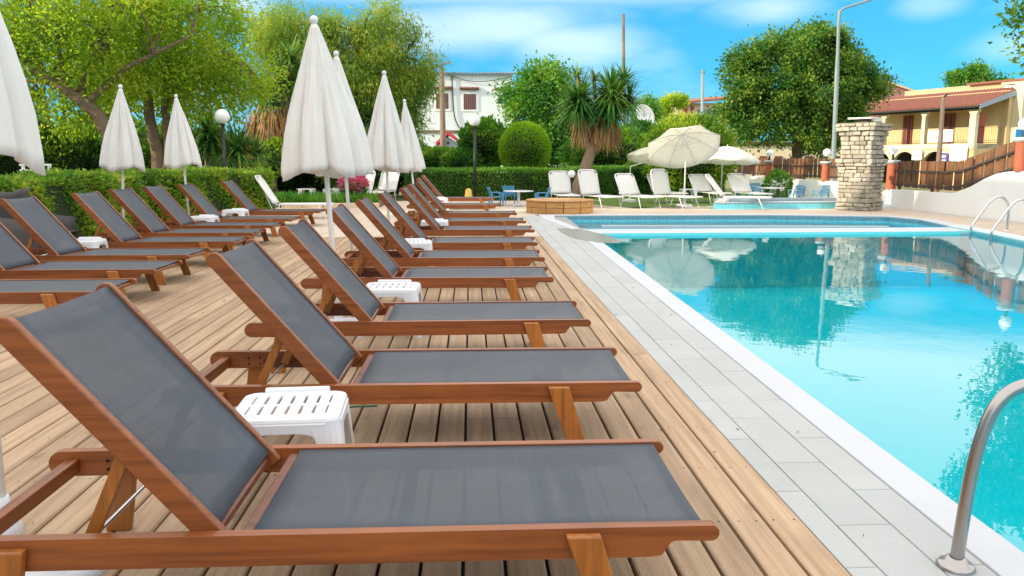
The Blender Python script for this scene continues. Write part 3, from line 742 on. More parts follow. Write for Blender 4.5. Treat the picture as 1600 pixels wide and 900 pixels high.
spots = [(-0.705, 3.03, 3, 'slotted white plastic stool right behind the nearest lounger'),
 (-0.60, 5.98, -2, 'white plastic stool between the third and fourth poolside loungers'),
 (-0.66, 9.25, 4, 'white plastic stool between the fifth and sixth poolside loungers'),
 (-0.56, 12.42, 0, 'white plastic stool behind the seventh poolside lounger'),
 (-0.78, 20.1, 5, 'farthest white plastic stool in the poolside row, before the clipped hedge'),
 (-4.55, 9.62, 2, 'white plastic stool by the third backrest of the left row'),
 (-4.42, 13.5, 0, 'white plastic stool at the sixth lounger of the left row'),
 (-4.50, 15.6, -3, 'farthest white plastic stool of the left row')]
for i, (x, y, a, lab) in enumerate(spots):
    z = -0.02 if y > 13.6 else 0.0
    if i == 0: st.location = (x, y, z); st.rotation_euler.z = R(a); st['label'] = lab
    else: dup(st, (x, y, z), lab, R(a))

pw_ = thing('parasol_weight', 'round white parasol weight lying under the head end of the nearest lounger', 'parasol base', (-1.37, 2.45, 0))
MB().lathe([(0.0, 0.05), (0.05, 0.05), (0.06, 0.045), (0.15, 0.04), (0.185, 0.03), (0.195, 0.015), (0.195, 0.0)], 36, (-1.37, 2.45, 0)).build('weight_disc', 'plastic_white', pw_, smooth=True)
MB().lathe([(0.022, 0.05), (0.022, 0.10), (0.028, 0.10), (0.03, 0.045)], 18, (-1.37, 2.45, 0)).build('socket', 'plastic_white', pw_, smooth=True)

# ================================================================== CLOSED PARASOLS
def closed_parasol(base, hem, hr, tip, label, seed, lean=(0, 0), mat='canvas_white', br=0.24):
    t = thing('closed_parasol', label, 'parasol', (0, 0, 0), 'closed white parasols on the deck')
    rg = random.Random(seed); n = 144; H = tip - hem
    ph = rg.uniform(0, 6.28); off = [rg.uniform(-0.10, 0.10) for _ in range(8)]
    prof = [(1.0, 0.0), (0.985, 0.06), (0.93, 0.16), (0.84, 0.28), (0.71, 0.42), (0.56, 0.56), (0.42, 0.70), (0.28, 0.83), (0.17, 0.93), (0.11, 0.985), (0.10, 1.0)]
    def fn(r, z, a, k):
        s = a + ph; q = 8*s/(2*math.pi); i = int(q) % 8; f = q - int(q)
        amp = (0.27 if z < 0.9 else 0.27*(1-z)/0.1)*min(1, r*1.5)
        pl = abs(math.sin(math.pi*(f**(0.75+0.5*((i*7) % 5)/5))))**0.62
        rr = hr*r*(1 - amp + amp*pl*1.25 + off[i]*0.5*pl) + 0.0
        rr += hr*(0.022*math.sin(17*s+z*5)+0.018*math.sin(29*s-z*3))*min(1, r*2)
        zz = hem + z*H
        if k < 2: zz += (0.035*math.sin(3*s+1) + 0.03*(1-pl))*(1 if k == 0 else 0.5) - 0.02
        return rr, zz
    MB().lathe(prof, n, (0, 0, 0), fn).build('canopy', mat, t, smooth=True, solid=0.004)
    MB().lathe([(0.0, tip+0.086), (0.016, tip+0.082), (0.028, tip+0.068), (0.032, tip+0.052), (0.026, tip+0.034), (0.016, tip+0.024), (0.026, tip+0.018), (0.03, tip-0.03), (0.028, tip-0.06)], 14).build('finial', 'plastic_white', t, smooth=True)
    MB().tube([(0, 0, 0.02), (0, 0, tip-0.05)], 0.019, 12).build('pole', 'paint_white', t, smooth=True)
    MB().lathe([(0.019, 0.14), (0.027, 0.14), (0.029, 0.10), (0.030, 0.07), (0.05, 0.055), (0.05, 0.048), (br*0.85, 0.042), (br*0.96, 0.034), (br, 0.02), (br, 0.0)], 32).build('base', 'plastic_white', t, smooth=True)
    m = MB()
    for k in range(8):
        a = 2*math.pi*k/8 + 0.2; m.tube([(0.03*math.cos(a), 0.03*math.sin(a), tip-0.15), (hr*0.55*math.cos(a), hr*0.55*math.sin(a), hem+0.06)], 0.006, 5)
    m.build('ribs', 'paint_white', t)
    t.location = base; t.rotation_euler = (R(lean[0]), R(lean[1]), 0)
    return t
closed_parasol((-1.645, 2.72, 0), 1.30, 0.195, 2.2, 'closed white parasol cut off by the left picture edge', 1, (0, 0.5), br=0.06)
closed_parasol((-1.03, 6.15, 0), 1.20, 0.315, 2.25, 'largest closed white parasol, standing behind the third poolside lounger', 2, (0, -2.6))
closed_parasol((-1.315, 8.95, 0), 1.17, 0.30, 2.36, 'closed white parasol half hidden behind the largest one', 3, (0, -2.7))
closed_parasol((-1.12, 11.0, 0), 1.16, 0.295, 2.37, 'closed white parasol in the middle, third from the camera in the poolside row', 5, (0, -0.3))
closed_parasol((-1.00, 15.2, -0.02), 1.12, 0.25, 2.33, 'slim closed parasol peeking out farthest behind the poolside backrests', 7, (0, -5.0))
closed_parasol((-5.08, 11.95, 0), 1.17, 0.285, 2.26, 'closed white parasol at the hedge, left of the tree trunks', 9, (0, 3.0))
closed_parasol((-4.98, 14.5, -0.02), 1.20, 0.29, 2.34, 'closed white parasol at the hedge, right of the tree trunks', 12, (0, -2.6))

# ================================================================== POOL LADDERS
def smooth_path(pts, n=6):
    P = [Vector(p) for p in pts]; out = []
    for i in range(len(P)-1):
        p0, p1, p2, p3 = P[max(i-1, 0)], P[i], P[i+1], P[min(i+2, len(P)-1)]
        for k in range(n):
            t = k/n; out.append(0.5*((2*p1) + (-p0+p2)*t + (2*p0-5*p1+4*p2-p3)*t*t + (-p0+3*p1-3*p2+p3)*t**3))
    out.append(P[-1]); return out
lad = thing('pool_handrail', 'bent steel handrail on a round floor flange at the near pool edge', 'handrail', (1.56, 2.33, 0))
for k, dy in enumerate((0.0, -0.52)):
    Yh = 2.35 + dy
    a = [at(px, py, 2.35) for px, py in ((1494, 876), (1508, 792), (1524, 715), (1546, 652), (1572, 617), (1606, 601))]
    pts = [(a[0].x, Yh, -0.012)] + [(p.x, Yh, p.z) for p in a[1:]] + [(1.86, Yh, 0.61), (1.98, Yh, 0.50), (2.02, Yh, 0.30), (2.03, Yh, -0.2), (2.03, Yh, -0.9)]
    MB().tube(smooth_path(pts), 0.0205, 14).build('rail', 'steel_rail', lad, smooth=True)
    fl = MB().lathe([(0.021, 0.034), (0.030, 0.032), (0.034, 0.018), (0.052, 0.014), (0.058, 0.006), (0.058, -0.002)], 28, (a[0].x, Yh, -0.011)); fl.build('flange', 'steel_rail', lad, smooth=True)
for z in (-0.35, -0.65): MB().box(1.99, 2.07, 1.83, 2.35, z-0.012, z+0.012).build('step', 'plastic_white', lad)
lad2 = thing('pool_ladder', 'pair of looping steel ladder rails at the far right pool edge', 'pool ladder', (9.7, 14, 0))
for (xw, xd, Yh) in ((9.30, 9.99, 14.42), (9.05, 9.68, 13.45)):
    pts = [(xw, Yh, -0.9), (xw, Yh, -0.1), (xw+0.02, Yh, 0.08), (xw+0.16, Yh, 0.30), (xw+0.33, Yh, 0.53), (xw+0.49, Yh, 0.605), (xd-0.06, Yh, 0.52), (xd, Yh, 0.34), (xd+0.0, Yh, -0.02)]
    MB().tube(smooth_path(pts), 0.023, 12).build('rail', 'metal_bright', lad2, smooth=True)
    MB().lathe([(0.024, 0.02), (0.05, 0.012), (0.055, 0.0)], 16, (xd, Yh, -0.02)).build('flange', 'metal_bright', lad2)
for z in (-0.35, -0.65):
    MB().prism([(9.31, 14.42, z), (9.06, 13.45, z), (8.98, 13.47, z), (9.23, 14.44, z)], (0, 0, 0.02)).build('step', 'plastic_white', lad2)

# ================================================================== WHITE FOLDING LOUNGERS
def white_lounger(loc, rz, ang, label, grp='white folding loungers on the far terrace'):
    t = thing('folding_lounger', label, 'sun lounger', (0, 0, 0), grp)
    W, S = 0.30, 0.32; A = R(ang); BLn = 0.74; r = 0.014
    for s in (-1, 1): MB().tube([(0, s*W, S), (1.16, s*W, S), (1.22, s*W, S-0.01)], r, 8).build('side_tube', 'frame_white', t, smooth=True)
    MB().tube([(1.22, -W, S-0.01), (1.22, W, S-0.01)], r, 8).build('end_tube', 'frame_white', t, smooth=True)
    def bx(d, n=0): return (-d*math.cos(A) + n*math.sin(A), S + d*math.sin(A) + n*math.cos(A))
    path = []
    for d, y in ((0, -W), (BLn-0.10, -W), (BLn-0.03, -W+0.03), (BLn, -W+0.10), (BLn, 0), (BLn, W-0.10), (BLn-0.03, W-0.03), (BLn-0.10, W), (0, W)): x, z = bx(d); path.append((x, y, z))
    MB().tube(path, r, 8).build('back_tube', 'frame_white', t, smooth=True)
    MB().grid(lambda u, v: (0.02+u*1.18, (-1+2*v)*(W-0.005), S+0.006-0.02*math.sin(math.pi*v)), 8, 6).build('seat_sling', 'sling_white', t, smooth=True, solid=0.004)
    def bs(u, v):
        d = 0.02+u*(BLn-0.03); y = (-1+2*v)*(W-0.005)
        if u > 0.9: y *= 1-0.10*(u-0.9)/0.1
        x, z = bx(d, 0.006-0.02*math.sin(math.pi*v)); return (x, y, z)
    MB().grid(bs, 8, 6).build('back_sling', 'sling_white', t, smooth=True, solid=0.004)
    for s in (-1, 1):
        c = [bx(BLn-0.03, 0.018), bx(BLn-0.115, 0.018), bx(BLn-0.085, 0.018)]
        x0, z0 = bx(BLn-0.035, 0.02); x1, z1 = bx(BLn-0.125, 0.02); x2, z2 = bx(BLn-0.035, 0.02)
        MB().prism([(x0, s*(W-0.11), z0), (x1, s*(W-0.025), z1), (bx(BLn-0.06, 0.02)[0], s*(W-0.035), bx(BLn-0.06, 0.02)[1])], (0.004, 0, 0.006)).build('corner_bracket', 'plastic_grey', t)
        MB().tube([(0.0, s*(W+0.012), S), (0.0, s*(W+0.035), S)], 0.035, 10).build('hinge', 'plastic_grey', t)
    for xx, dx in ((0.12, -0.12), (0.95, 0.14)):
        MB().tube([(xx, -W, S-0.01), (xx+dx, -W, 0.01), (xx+dx, W, 0.01), (xx, W, S-0.01)], 0.012, 8).build('leg', 'frame_white', t, smooth=True)
    x, z = bx(0.42, -0.01)
    MB().tube([(x, -W+0.02, z), (-0.02, -W+0.02, 0.16), (-0.02, W-0.02, 0.16), (x, W-0.02, z)], 0.009, 6).build('back_support', 'metal_bright', t)
    t.location = loc; t.rotation_euler = (0, 0, rz); return t
white_lounger((3.35, 22.3, -0.02), R(-68), 70, 'white folding lounger right of the round wooden planter, back raised high')
white_lounger((4.45, 22.2, -0.02), R(-72), 52, 'white folding lounger with lowered back, left of the big open parasol')
white_lounger((5.30, 22.0, -0.02), R(-60), 74, 'white folding lounger with the tallest upright back under the big open parasol')
white_lounger((6.75, 21.2, -0.02), R(-28), 52, 'white folding lounger nearest the raised blue basin, seen from the side')
white_lounger((2.62, 23.3, -0.02), R(-85), 60, 'white folding lounger right behind the round wooden planter')
white_lounger((5.85, 24.4, -0.02), R(-80), 44, 'white folding lounger behind the pole of the big open parasol')
white_lounger((7.15, 24.4, -0.02), R(-80), 44, 'white folding lounger behind the low white side table')
white_lounger((8.2, 23.9, -0.02), R(-80), 48, 'farthest right white folding lounger, in front of the lawn')
white_lounger((-4.33, 18.2, -0.02), R(2), 58, 'white folding lounger beyond the left row, seen side on beside the planting bed', 'white folding loungers on the left')
white_lounger((-6.5, 24.6, -0.02), R(-120), 62, 'white folding lounger behind the planting bed at its left end', 'white folding loungers on the left')
white_lounger((-3.35, 25.2, -0.02), R(-105), 58, 'white folding lounger right of the pink flowers', 'white folding loungers on the left')
white_lounger((-2.65, 25.6, -0.02), R(-105), 55, 'white folding lounger between pink flowers and the middle closed parasol pole', 'white folding loungers on the left')

# ================================================================== TABLES AND BLUE CHAIRS
def round_table(loc, r, h, label):
    t = thing('plastic_table', label, 'table', (0, 0, 0))
    MB().lathe([(0, h), (r-0.02, h), (r, h-0.008), (r, h-0.03), (r-0.015, h-0.035), (0, h-0.03)], 28).build('table_top', 'plastic_white', t, smooth=False)
    MB().lathe([(0.045, h-0.03), (0.035, h*0.5), (0.05, 0.1), (0.07, 0.05)], 12).build('pedestal', 'plastic_white', t, smooth=True)
    for k in range(4):
        a = R(45+90*k); MB().tube([(0, 0, 0.08), (0.26*math.cos(a), 0.26*math.sin(a), 0.02)], [0.04, 0.025], 8).build('foot', 'plastic_white', t)
    t.location = loc; t.scale = (1, 1, 0.7); return t
def side_table(loc, label):
    t = thing('side_table', label, 'table', (0, 0, 0)); h = 0.42
    MB().box(-0.23, 0.23, -0.23, 0.23, h-0.025, h).build('table_top', 'plastic_white', t, bevel=0.01)
    for sx in (-1, 1):
        for sy in (-1, 1):
            MB().prism([(sx*0.22, sy*0.22, h-0.02), (sx*0.10, sy*0.22, h-0.02), (sx*0.16, sy*0.22, 0.22), (sx*0.195, sy*0.22, 0), (sx*0.225, sy*0.22, 0)], (0, -sy*0.03, 0)).build('leg', 'plastic_white', t, bevel=0.003)
    t.location = loc; return t
def blue_chair(loc, rz, label):
    t = thing('plastic_armchair', label, 'chair', (0, 0, 0), 'blue plastic armchairs round the white tables')
    MB().grid(lambda u, v: (-0.21+0.44*u, (-1+2*v)*0.23, 0.40+0.025*u-0.02*math.sin(math.pi*v)), 5, 5).build('seat', 'plastic_blue', t, smooth=True, solid=0.016)
    for k in range(5):
        z = 0.46+k*0.078
        MB().grid(lambda u, v: (-0.22-0.03*k-0.025*math.cos((v-0.5)*3)+0.03, (-1+2*v)*(0.245-0.004*k), z+u*0.058), 1, 8).build('back_slat', 'plastic_blue', t, solid=0.012)
    for s in (-1, 1):
        MB().tube([(-0.20, s*0.245, 0.40), (-0.36, s*0.235, 0.86)], 0.017, 6).build('back_post', 'plastic_blue', t)
        MB().prism([(-0.27, s*0.255-0.025, 0.63), (0.20, s*0.255-0.025, 0.63), (0.24, s*0.255-0.025, 0.60), (0.20, s*0.255-0.025, 0.605), (-0.26, s*0.255-0.025, 0.605)], (0, 0.05, 0)).build('armrest', 'plastic_blue', t, bevel=0.004)
        MB().prism([(0.15, s*0.255-0.012, 0.61), (0.23, s*0.255-0.012, 0.61), (0.26, s*0.255-0.012, 0), (0.21, s*0.255-0.012, 0)], (0, 0.024, 0)).build('leg', 'plastic_blue', t)
        MB().prism([(-0.24, s*0.245-0.012, 0.63), (-0.16, s*0.245-0.012, 0.41), (-0.25, s*0.245-0.012, 0), (-0.30, s*0.245-0.012, 0)], (0, 0.024, 0)).build('leg', 'plastic_blue', t)
    MB().box(-0.32, -0.29, -0.20, 0.20, 0.83, 0.86).build('back_rail', 'plastic_blue', t)
    t.location = loc; t.rotation_euler = (0, 0, rz); t.scale = (0.68, 0.68, 0.62); return t
round_table((1.35, 22.6, -0.02), 0.42, 0.62, 'round white table with blue chairs behind the wooden planter')
blue_chair((0.72, 22.7, -0.02), R(10), 'blue plastic armchair left of the white table, back to the hedge lamp')
blue_chair((1.15, 23.4, -0.02), R(-80), 'blue plastic armchair on the hedge side of the white table behind the planter')
blue_chair((1.98, 22.4, -0.02), R(165), 'blue plastic armchair right of the white table behind the planter')
round_table((9.35, 24.7, -0.02), 0.42, 0.62, 'round white table between blue chairs left of the stone pillar')
blue_chair((8.55, 24.9, -0.02), R(-10), 'leftmost blue plastic armchair in the group near the stone pillar')
blue_chair((9.25, 25.6, -0.02), R(-90), 'blue plastic armchair on the wall side of the table near the stone pillar')
blue_chair((9.85, 23.9, -0.02), R(95), 'blue plastic armchair with its back to the pool, left of the stone pillar')
blue_chair((10.65, 24.0, -0.02), R(110), 'blue plastic armchair nearest the stone pillar')
side_table((6.55, 24.0, -0.02), 'low white side table between loungers right of the big parasol pole')
side_table((-4.2, 24.6, -0.02), 'low white side table behind the planting bed under the largest parasol')
side_table((-5.0, 24.9, -0.02), 'low white side table left of another, behind the planting bed')

# ================================================================== OPEN PARASOLS
def open_parasol(base, rimc, rad, tilt, label, rise=0.42, drop=0.0):
    """base: foot of the pole, rimc: centre of the rim, tilt: (about x, about y) in degrees"""
    t = thing('open_parasol', label, 'parasol', base, 'open cream parasols over the white loungers')
    M = Matrix.Translation(Vector(rimc)) @ Euler((R(tilt[0]), R(tilt[1]), 0)).to_matrix().to_4x4() @ Matrix.Rotation(R(11), 4, 'Z')
    n = 8
    can = MB(); rings = 6; ids = []
    for k in range(rings+1):
        f = k/rings; row = []
        for j in range(n*4):
            a = 2*math.pi*j/(n*4); q = (j % 4)/4.0; sag = 1-0.075*math.sin(math.pi*q)**1.0*f
            rr = rad*f*sag; z = rise*(1-f**1.7) - 0.05*math.sin(math.pi*q)*f*f
            row.append(M @ Vector((rr*math.cos(a), rr*math.sin(a), z)))
        i = len(can.v); can.v += [tuple(p) for p in row]; ids.append(i)
    for k in range(rings):
        for j in range(n*4): a, b = ids[k]+j, ids[k]+(j+1) % (n*4); can.f.append((a, b, ids[k+1]+(j+1) % (n*4), ids[k+1]+j))
    can.build('canopy', 'canvas_open', t, smooth=True, solid=0.004)
    hub = M @ Vector((0, 0, rise-0.03)); run = M @ Vector((0, 0, rise-0.36))
    for j in range(n):
        a = 2*math.pi*j/n; pts = []
        for f in (0.03, 0.35, 0.7, 0.98): pts.append(M @ Vector((rad*f*math.cos(a), rad*f*math.sin(a), rise*(1-f**1.7)-0.012)))
        MB().tube(pts, 0.007, 5).build('rib', 'metal_bright', t)
        MB().tube([run, pts[1]*0.5+pts[2]*0.5], 0.005, 4).build('strut', 'metal_bright', t)
    knee = Vector((base[0], base[1], min(run.z-0.25, 1.5)))
    MB().tube([base, knee, run, hub, M @ Vector((0, 0, rise+0.06))], [0.02, 0.02, 0.018, 0.016, 0.012], 10).build('pole', 'paint_white', t, smooth=True)
    MB().lathe([(0.03, 0.16), (0.04, 0.10), (0.20, 0.08), (0.24, 0.04), (0.24, 0)], 24, base).build('base', 'plastic_white', t)
    return t
open_parasol((5.88, 21.9, -0.02), (5.76, 21.7, 1.60), 1.02, (-34, 0), 'largest open cream parasol, tipped so its ribbed underside faces the pool')
open_parasol((4.9, 24.6, -0.02), tuple(at(1030, 250, 24.4)), 1.05, (-8, 8), 'open cream parasol half hidden on the left behind the largest one')
open_parasol((7.85, 24.9, -0.02), tuple(at(1135, 252, 24.6)), 1.05, (-4, 3), 'open cream parasol on the right, nearest the brown fence', 0.46)

# ================================================================== ROUND WOODEN PLANTER PLINTH
pl = thing('wooden_plinth', 'round low plinth of stacked pine boards at the far pool corner', 'plinth', (2.22, 19.95, -0.02))
n = 12; rr = 0.84; cx, cy_ = 2.22, 19.95
for k in range(n):
    a0, a1 = 2*math.pi*(k+0.02)/n, 2*math.pi*(k+0.98)/n
    for lay in range(2):
        z0 = -0.02 + lay*0.145 + 0.003; q = rr + (0.006 if lay else 0)
        P = [(cx+q*math.cos(a0), cy_+q*math.sin(a0), z0), (cx+q*math.cos(a1), cy_+q*math.sin(a1), z0), (cx+(q-0.05)*math.cos(a1), cy_+(q-0.05)*math.sin(a1), z0), (cx+(q-0.05)*math.cos(a0), cy_+(q-0.05)*math.sin(a0), z0)]
        MB().prism(P, (0, 0, 0.139)).build('board', 'pine_ring', pl, bevel=0.008)
for k in range(12):
    x0 = -rr + k*2*rr/12; x1 = x0 + 2*rr/12 - 0.008
    h0, h1 = math.sqrt(max(0, rr*rr-x0*x0)), math.sqrt(max(0, rr*rr-x1*x1)); h0, h1 = max(h0, 0.12)+0.02, max(h1, 0.12)+0.02
    MB().prism([(cx+x0, cy_-h0, 0.272), (cx+x1, cy_-h1, 0.272), (cx+x1, cy_+h1, 0.272), (cx+x0, cy_+h0, 0.272)], (0, 0, 0.026)).build('top_board', 'pine_ring', pl, bevel=0.004)

# ================================================================== STONE PILLAR
sp = thing('stone_pillar', 'tall rough stone pillar with flared top at the far right of the pool', 'pillar', (10.12, 20.45, -0.02))
TH = R(40); ux, uy = Vector((math.cos(TH), math.sin(TH), 0)), Vector((-math.sin(TH), math.cos(TH), 0)); PC = Vector((10.10, 20.45, 0))
def side(z):
    pts = [(-0.1, 0.86), (0.5, 0.82), (1.05, 0.84), (1.18, 0.93), (1.27, 0.96), (1.275, 0.80), (1.72, 0.79), (1.90, 0.88), (2.06, 1.02), (2.3, 1.06)]
    for (a, b), (c, d) in zip(pts, pts[1:]):
        if a <= z <= c: return b + (d-b)*(z-a)/(c-a)
    return 1.1
rs = random.Random(21); z = -0.02
core = MB(); zs = [-0.05, 0.9, 1.05, 1.20, 1.27, 1.28, 1.72, 1.88, 2.05, 2.20]
for a, b in zip(zs, zs[1:]):
    h = min(side(a+0.001), side(b-0.001))/2 - 0.035
    core.prism([tuple(PC + ux*sx*h + uy*sy*h + Vector((0, 0, a))) for sx, sy in ((-1, -1), (1, -1), (1, 1), (-1, 1))], (0, 0, b-a))
core.build('mortar_core', 'mortar', sp)
row = 0
while z < 2.16:
    h = rs.choice([0.085, 0.10, 0.11, 0.125]); 
    if z + h > 2.20: h = 2.215 - z
    s = side(z+h/2)/2
    for f in range(4):
        nrm = [(-ux), (-uy), ux, uy][f]; tan = [uy, ux, uy, ux][f]
        x = -s + (0.0 if row % 2 else 0.0)
        first = True
        while x < s - 0.02:
            w = rs.choice([0.13, 0.17, 0.21, 0.26, 0.32])*rs.uniform(0.9, 1.1) if f in (0, 1) else rs.uniform(0.40, 0.6)
            if first and row % 2: w *= 0.6
            first = False
            if s - (x+w) < 0.12: w = s - x
            pr = rs.uniform(-0.018, 0.020); dep = 0.10; g = 0.008
            a0, a1 = x+g, x+w-g; 
            jit = lambda q=0.013: rs.uniform(-q, q)
            P = []
            for zz in (z+g, z+h-g):
                for (tt, dd) in ((a0, 0), (a1, 0), (a1, dep), (a0, dep)):
                    P.append(tuple(PC + tan*(tt+jit()) + nrm*(s+pr-dd+jit()) + Vector((0, 0, zz+jit()))))
            m = MB(); m.v = P; m.f = [(3, 2, 1, 0), (4, 5, 6, 7), (0, 1, 5, 4), (1, 2, 6, 5), (2, 3, 7, 6), (3, 0, 4, 7)]
            if f in (0, 3): m.f = [tuple(reversed(q)) for q in m.f]
            m.build('stone', 'stone_block', sp, bevel=0.012, seg=1)
            x += w
    z += h; row += 1
tag(MB().lathe([(0, 0.16), (0.30, 0.15), (0.34, 0.11), (0.30, 0.08), (0.10, 0.07), (0.10, 0.0)], 20, (10.12, 20.55, 2.22)).build('chimney_cap', 'coping_white', sp), 'x', 'x') if False else None
MB().prism([tuple(PC + ux*sx*0.30 + uy*sy*0.30 + Vector((0, 0, 2.30))) for sx, sy in ((-1, -1), (1, -1), (1, 1), (-1, 1))], (0, 0, 0.035)).build('cap_plate', 'paint_white', sp)
MB().prism([tuple(PC + ux*sx*0.13 + uy*sy*0.13 + Vector((0, 0, 2.20))) for sx, sy in ((-1, -1), (1, -1), (1, 1), (-1, 1))], (0, 0, 0.10)).build('cap_block', 'mortar', sp)

# ================================================================== BOUNDARY WALL, FENCE, PIERS
WX = lambda y: 11.42 if y < 21.5 else 11.42 - (y-21.5)*0.045
def wall_run(name, prof, label, thick=0.22):
    """prof: [(y, ztop)] along the wall line, a stuccoed garden wall"""
    m = MB(); n = len(prof)
    for k in range(n-1):
        (y0, z0), (y1, z1) = prof[k], prof[k+1]; a, b = WX(y0), WX(y1)
        m.poly([(a, y0, -0.1), (b, y1, -0.1), (b, y1, z1), (a, y0, z0)][::-1]); m.poly([(a, y0, z0), (b, y1, z1), (b+thick, y1, z1), (a+thick, y0, z0)][::-1])
        m.poly([(a+thick, y0, -0.1), (b+thick, y1, -0.1), (b+thick, y1, z1), (a+thick, y0, z0)])
    y0, z0 = prof[0]; m.poly([(WX(y0), y0, -0.1), (WX(y0)+thick, y0, -0.1), (WX(y0)+thick, y0, z0), (WX(y0), y0, z0)])
    y0, z0 = prof[-1]; m.poly([(WX(y0), y0, -0.1), (WX(y0)+thick, y0, -0.1), (WX(y0)+thick, y0, z0), (WX(y0), y0, z0)][::-1])
    return tag(m.build(name, 'plaster_wall'), label, 'wall')
near_prof = [(4.0, 1.07), (15.9, 1.05), (16.6, 1.03), (17.0, 0.98), (17.4, 0.86), (17.9, 0.66), (18.4, 0.52), (18.8, 0.48), (21.6, 0.48)]
wall_run('garden_wall', near_prof, 'white stuccoed garden wall sweeping up to the right of the stone pillar')
wall_run('garden_wall', [(22.2, 0.60), (26.0, 0.60), (30.0, 0.61), (33.0, 0.62)], 'low white garden wall behind the blue chairs left of the stone pillar')
tag(MB().box(11.20, 11.55, 22.35, 22.62, -0.05, 0.95).build('wall_pier', 'plaster_wall', bevel=0.01), 'short white pier beside the left flank of the stone pillar', 'pier')
def ztop_near(y): 
    pr = [(4, 1.80), (16.2, 1.76), (16.6, 1.70), (18.55, 1.235), (21.6, 1.24)]
    for (a, b), (c, d) in zip(pr, pr[1:]):
        if a <= y <= c: return b+(d-b)*(y-a)/(c-a)
    return pr[-1][1]
def zbot_near(y):
    pr = [(4, 1.14), (16.3, 1.10), (18.55, 0.54), (21.6, 0.56)]
    for (a, b), (c, d) in zip(pr, pr[1:]):
        if a <= y <= c: return b+(d-b)*(y-a)/(c-a)
    return pr[-1][1]
def fence(name, ys, ye, top, bot, label, step=0.185, bw=0.158):
    t = thing(name, label, 'fence', (WX(ys), ys, 0)); y = ys; rf = random.Random(int(ys*10)); nb = 0
    while y < ye-0.1:
        x = WX(y)+0.10; b0, b1 = bot(y), bot(y+bw); t0, t1 = top(y), top(y+bw); d = rf.uniform(-0.004, 0.004) + (0.03 if nb % 2 else 0.0); nb += 1
        MB().prism([(x+d, y, b0), (x+d, y+bw, b1), (x+d, y+bw, t1), (x+d, y, t0)], (0.02, 0, 0)).build('board', 'fence_board', t)
        y += step
    seg = [ys + (ye-ys)*k/8 for k in range(9)]
    for fr in (0.10, 0.62):
        pts = [(WX(q)+0.050, q, bot(q)+(top(q)-bot(q))*fr) for q in seg]
        m = MB()
        for p, q in zip(pts, pts[1:]): 
            m.prism([(p[0]-0.015, p[1], p[2]-0.022), (p[0]-0.015, p[1], p[2]+0.022), (p[0]+0.02, p[1], p[2]+0.022), (p[0]+0.02, p[1], p[2]-0.022)], (q[0]-p[0], q[1]-p[1], q[2]-p[2]))
        m.build('rail', 'fence_rail', t)
    q = ys
    while q <= ye:
        MB().box(WX(q)+0.122, WX(q)+0.18, q-0.03, q+0.03, bot(q)-0.12, top(q)-0.05).build('post', 'fence_rail', t); q += 1.55
    return t
fence('board_fence', 16.55, 21.35, ztop_near, zbot_near, 'brown board fence stepping up the white wall right of the stone pillar')
fence('board_fence', 11.0, 16.1, ztop_near, zbot_near, 'brown board fence at the right picture edge beyond the lamp pier')
fence('board_fence', 22.4, 25.05, lambda y: 1.30, lambda y: 0.68, 'brown board fence piece touching the left of the stone pillar', 0.15, 0.125)
fence('board_fence', 25.35, 29.45, lambda y: 1.31, lambda y: 0.68, 'brown board fence between the two terracotta piers', 0.15, 0.125)
fence('board_fence', 29.75, 33.0, lambda y: 1.33, lambda y: 0.68, 'brown board fence at the left end, behind the right parasol', 0.15, 0.125)
def lamp_pier(y, zb, zt, label, r=0.13):
    x = WX(y)+0.05; t = thing('lamp_pier', label, 'pier', (x, y, zb), 'terracotta piers with globe lamps on the wall')
    MB().lathe([(r, 0), (r, zt-zb)], 20, (x, y, zb)).build('shaft', 'terracotta', t, smooth=True)
    h = zt-zb
    MB().lathe([(r, h), (r+0.03, h+0.01), (r+0.07, h+0.05), (r+0.07, h+0.09), (r+0.02, h+0.10), (0, h+0.10)], 24, (x, y, zb)).build('capital', 'coping_white', t)
    MB().tube([(x, y, zt+0.09), (x, y, zt+0.26)], 0.035, 10).build('lamp_stem', 'metal_dark', t)
    MB().lathe([(0.04, 0.0)]+[(0.125*math.sin(R(a)), 0.12-0.125*math.cos(R(a))) for a in range(20, 181, 16)]+[(0, 0.245)], 20, (x, y, zt+0.25)).build('globe', 'globe_glass', t, smooth=True)
    return t
lamp_pier(21.47, 0.48, 1.16, 'terracotta pier with globe lamp right against the stone pillar')
lamp_pier(16.32, 1.04, 1.64, 'terracotta pier with globe lamp highest on the right of the wall')
lamp_pier(25.2, 0.60, 1.12, 'terracotta pier with globe lamp left of the stone pillar')
lamp_pier(29.6, 0.60, 1.14, 'leftmost terracotta pier with globe lamp, beside the right parasol')

# ================================================================== LAMPS ON POSTS, SMALL THINGS
def globe_lamp(base, h, gr, label, pr=0.035):
    t = thing('globe_lamp', label, 'lamp', base, 'white globe lamps in the garden')
    MB().tube([base, (base[0], base[1], h-gr)], pr, 10).build('post', 'metal_dark', t, smooth=True)
    MB().lathe([(pr+0.02, -0.05), (pr+0.03, 0.0), (pr, 0.02)], 12, (base[0], base[1], h-gr)).build('collar', 'metal_dark', t)
    MB().lathe([(gr*math.sin(R(a)), -gr*math.cos(R(a))) for a in range(14, 180, 14)]+[(0, gr)], 20, (base[0], base[1], h+0.0)).build('globe', 'globe_glass', t, smooth=True)
    return t
p = at(347, 182, 20.5); globe_lamp((p.x, p.y, -0.1), p.z, 0.18, 'globe lamp on a dark post behind the left hedge')
p = at(741.5, 188, 26.2); globe_lamp((p.x, p.y, -0.1), p.z, 0.19, 'globe lamp on a tall dark post in front of the clipped hedge', 0.05)
p = at(893, 272, 23.6); globe_lamp((p.x, p.y, -0.1), p.z, 0.115, 'short bollard globe lamp left of the yucca trunk')
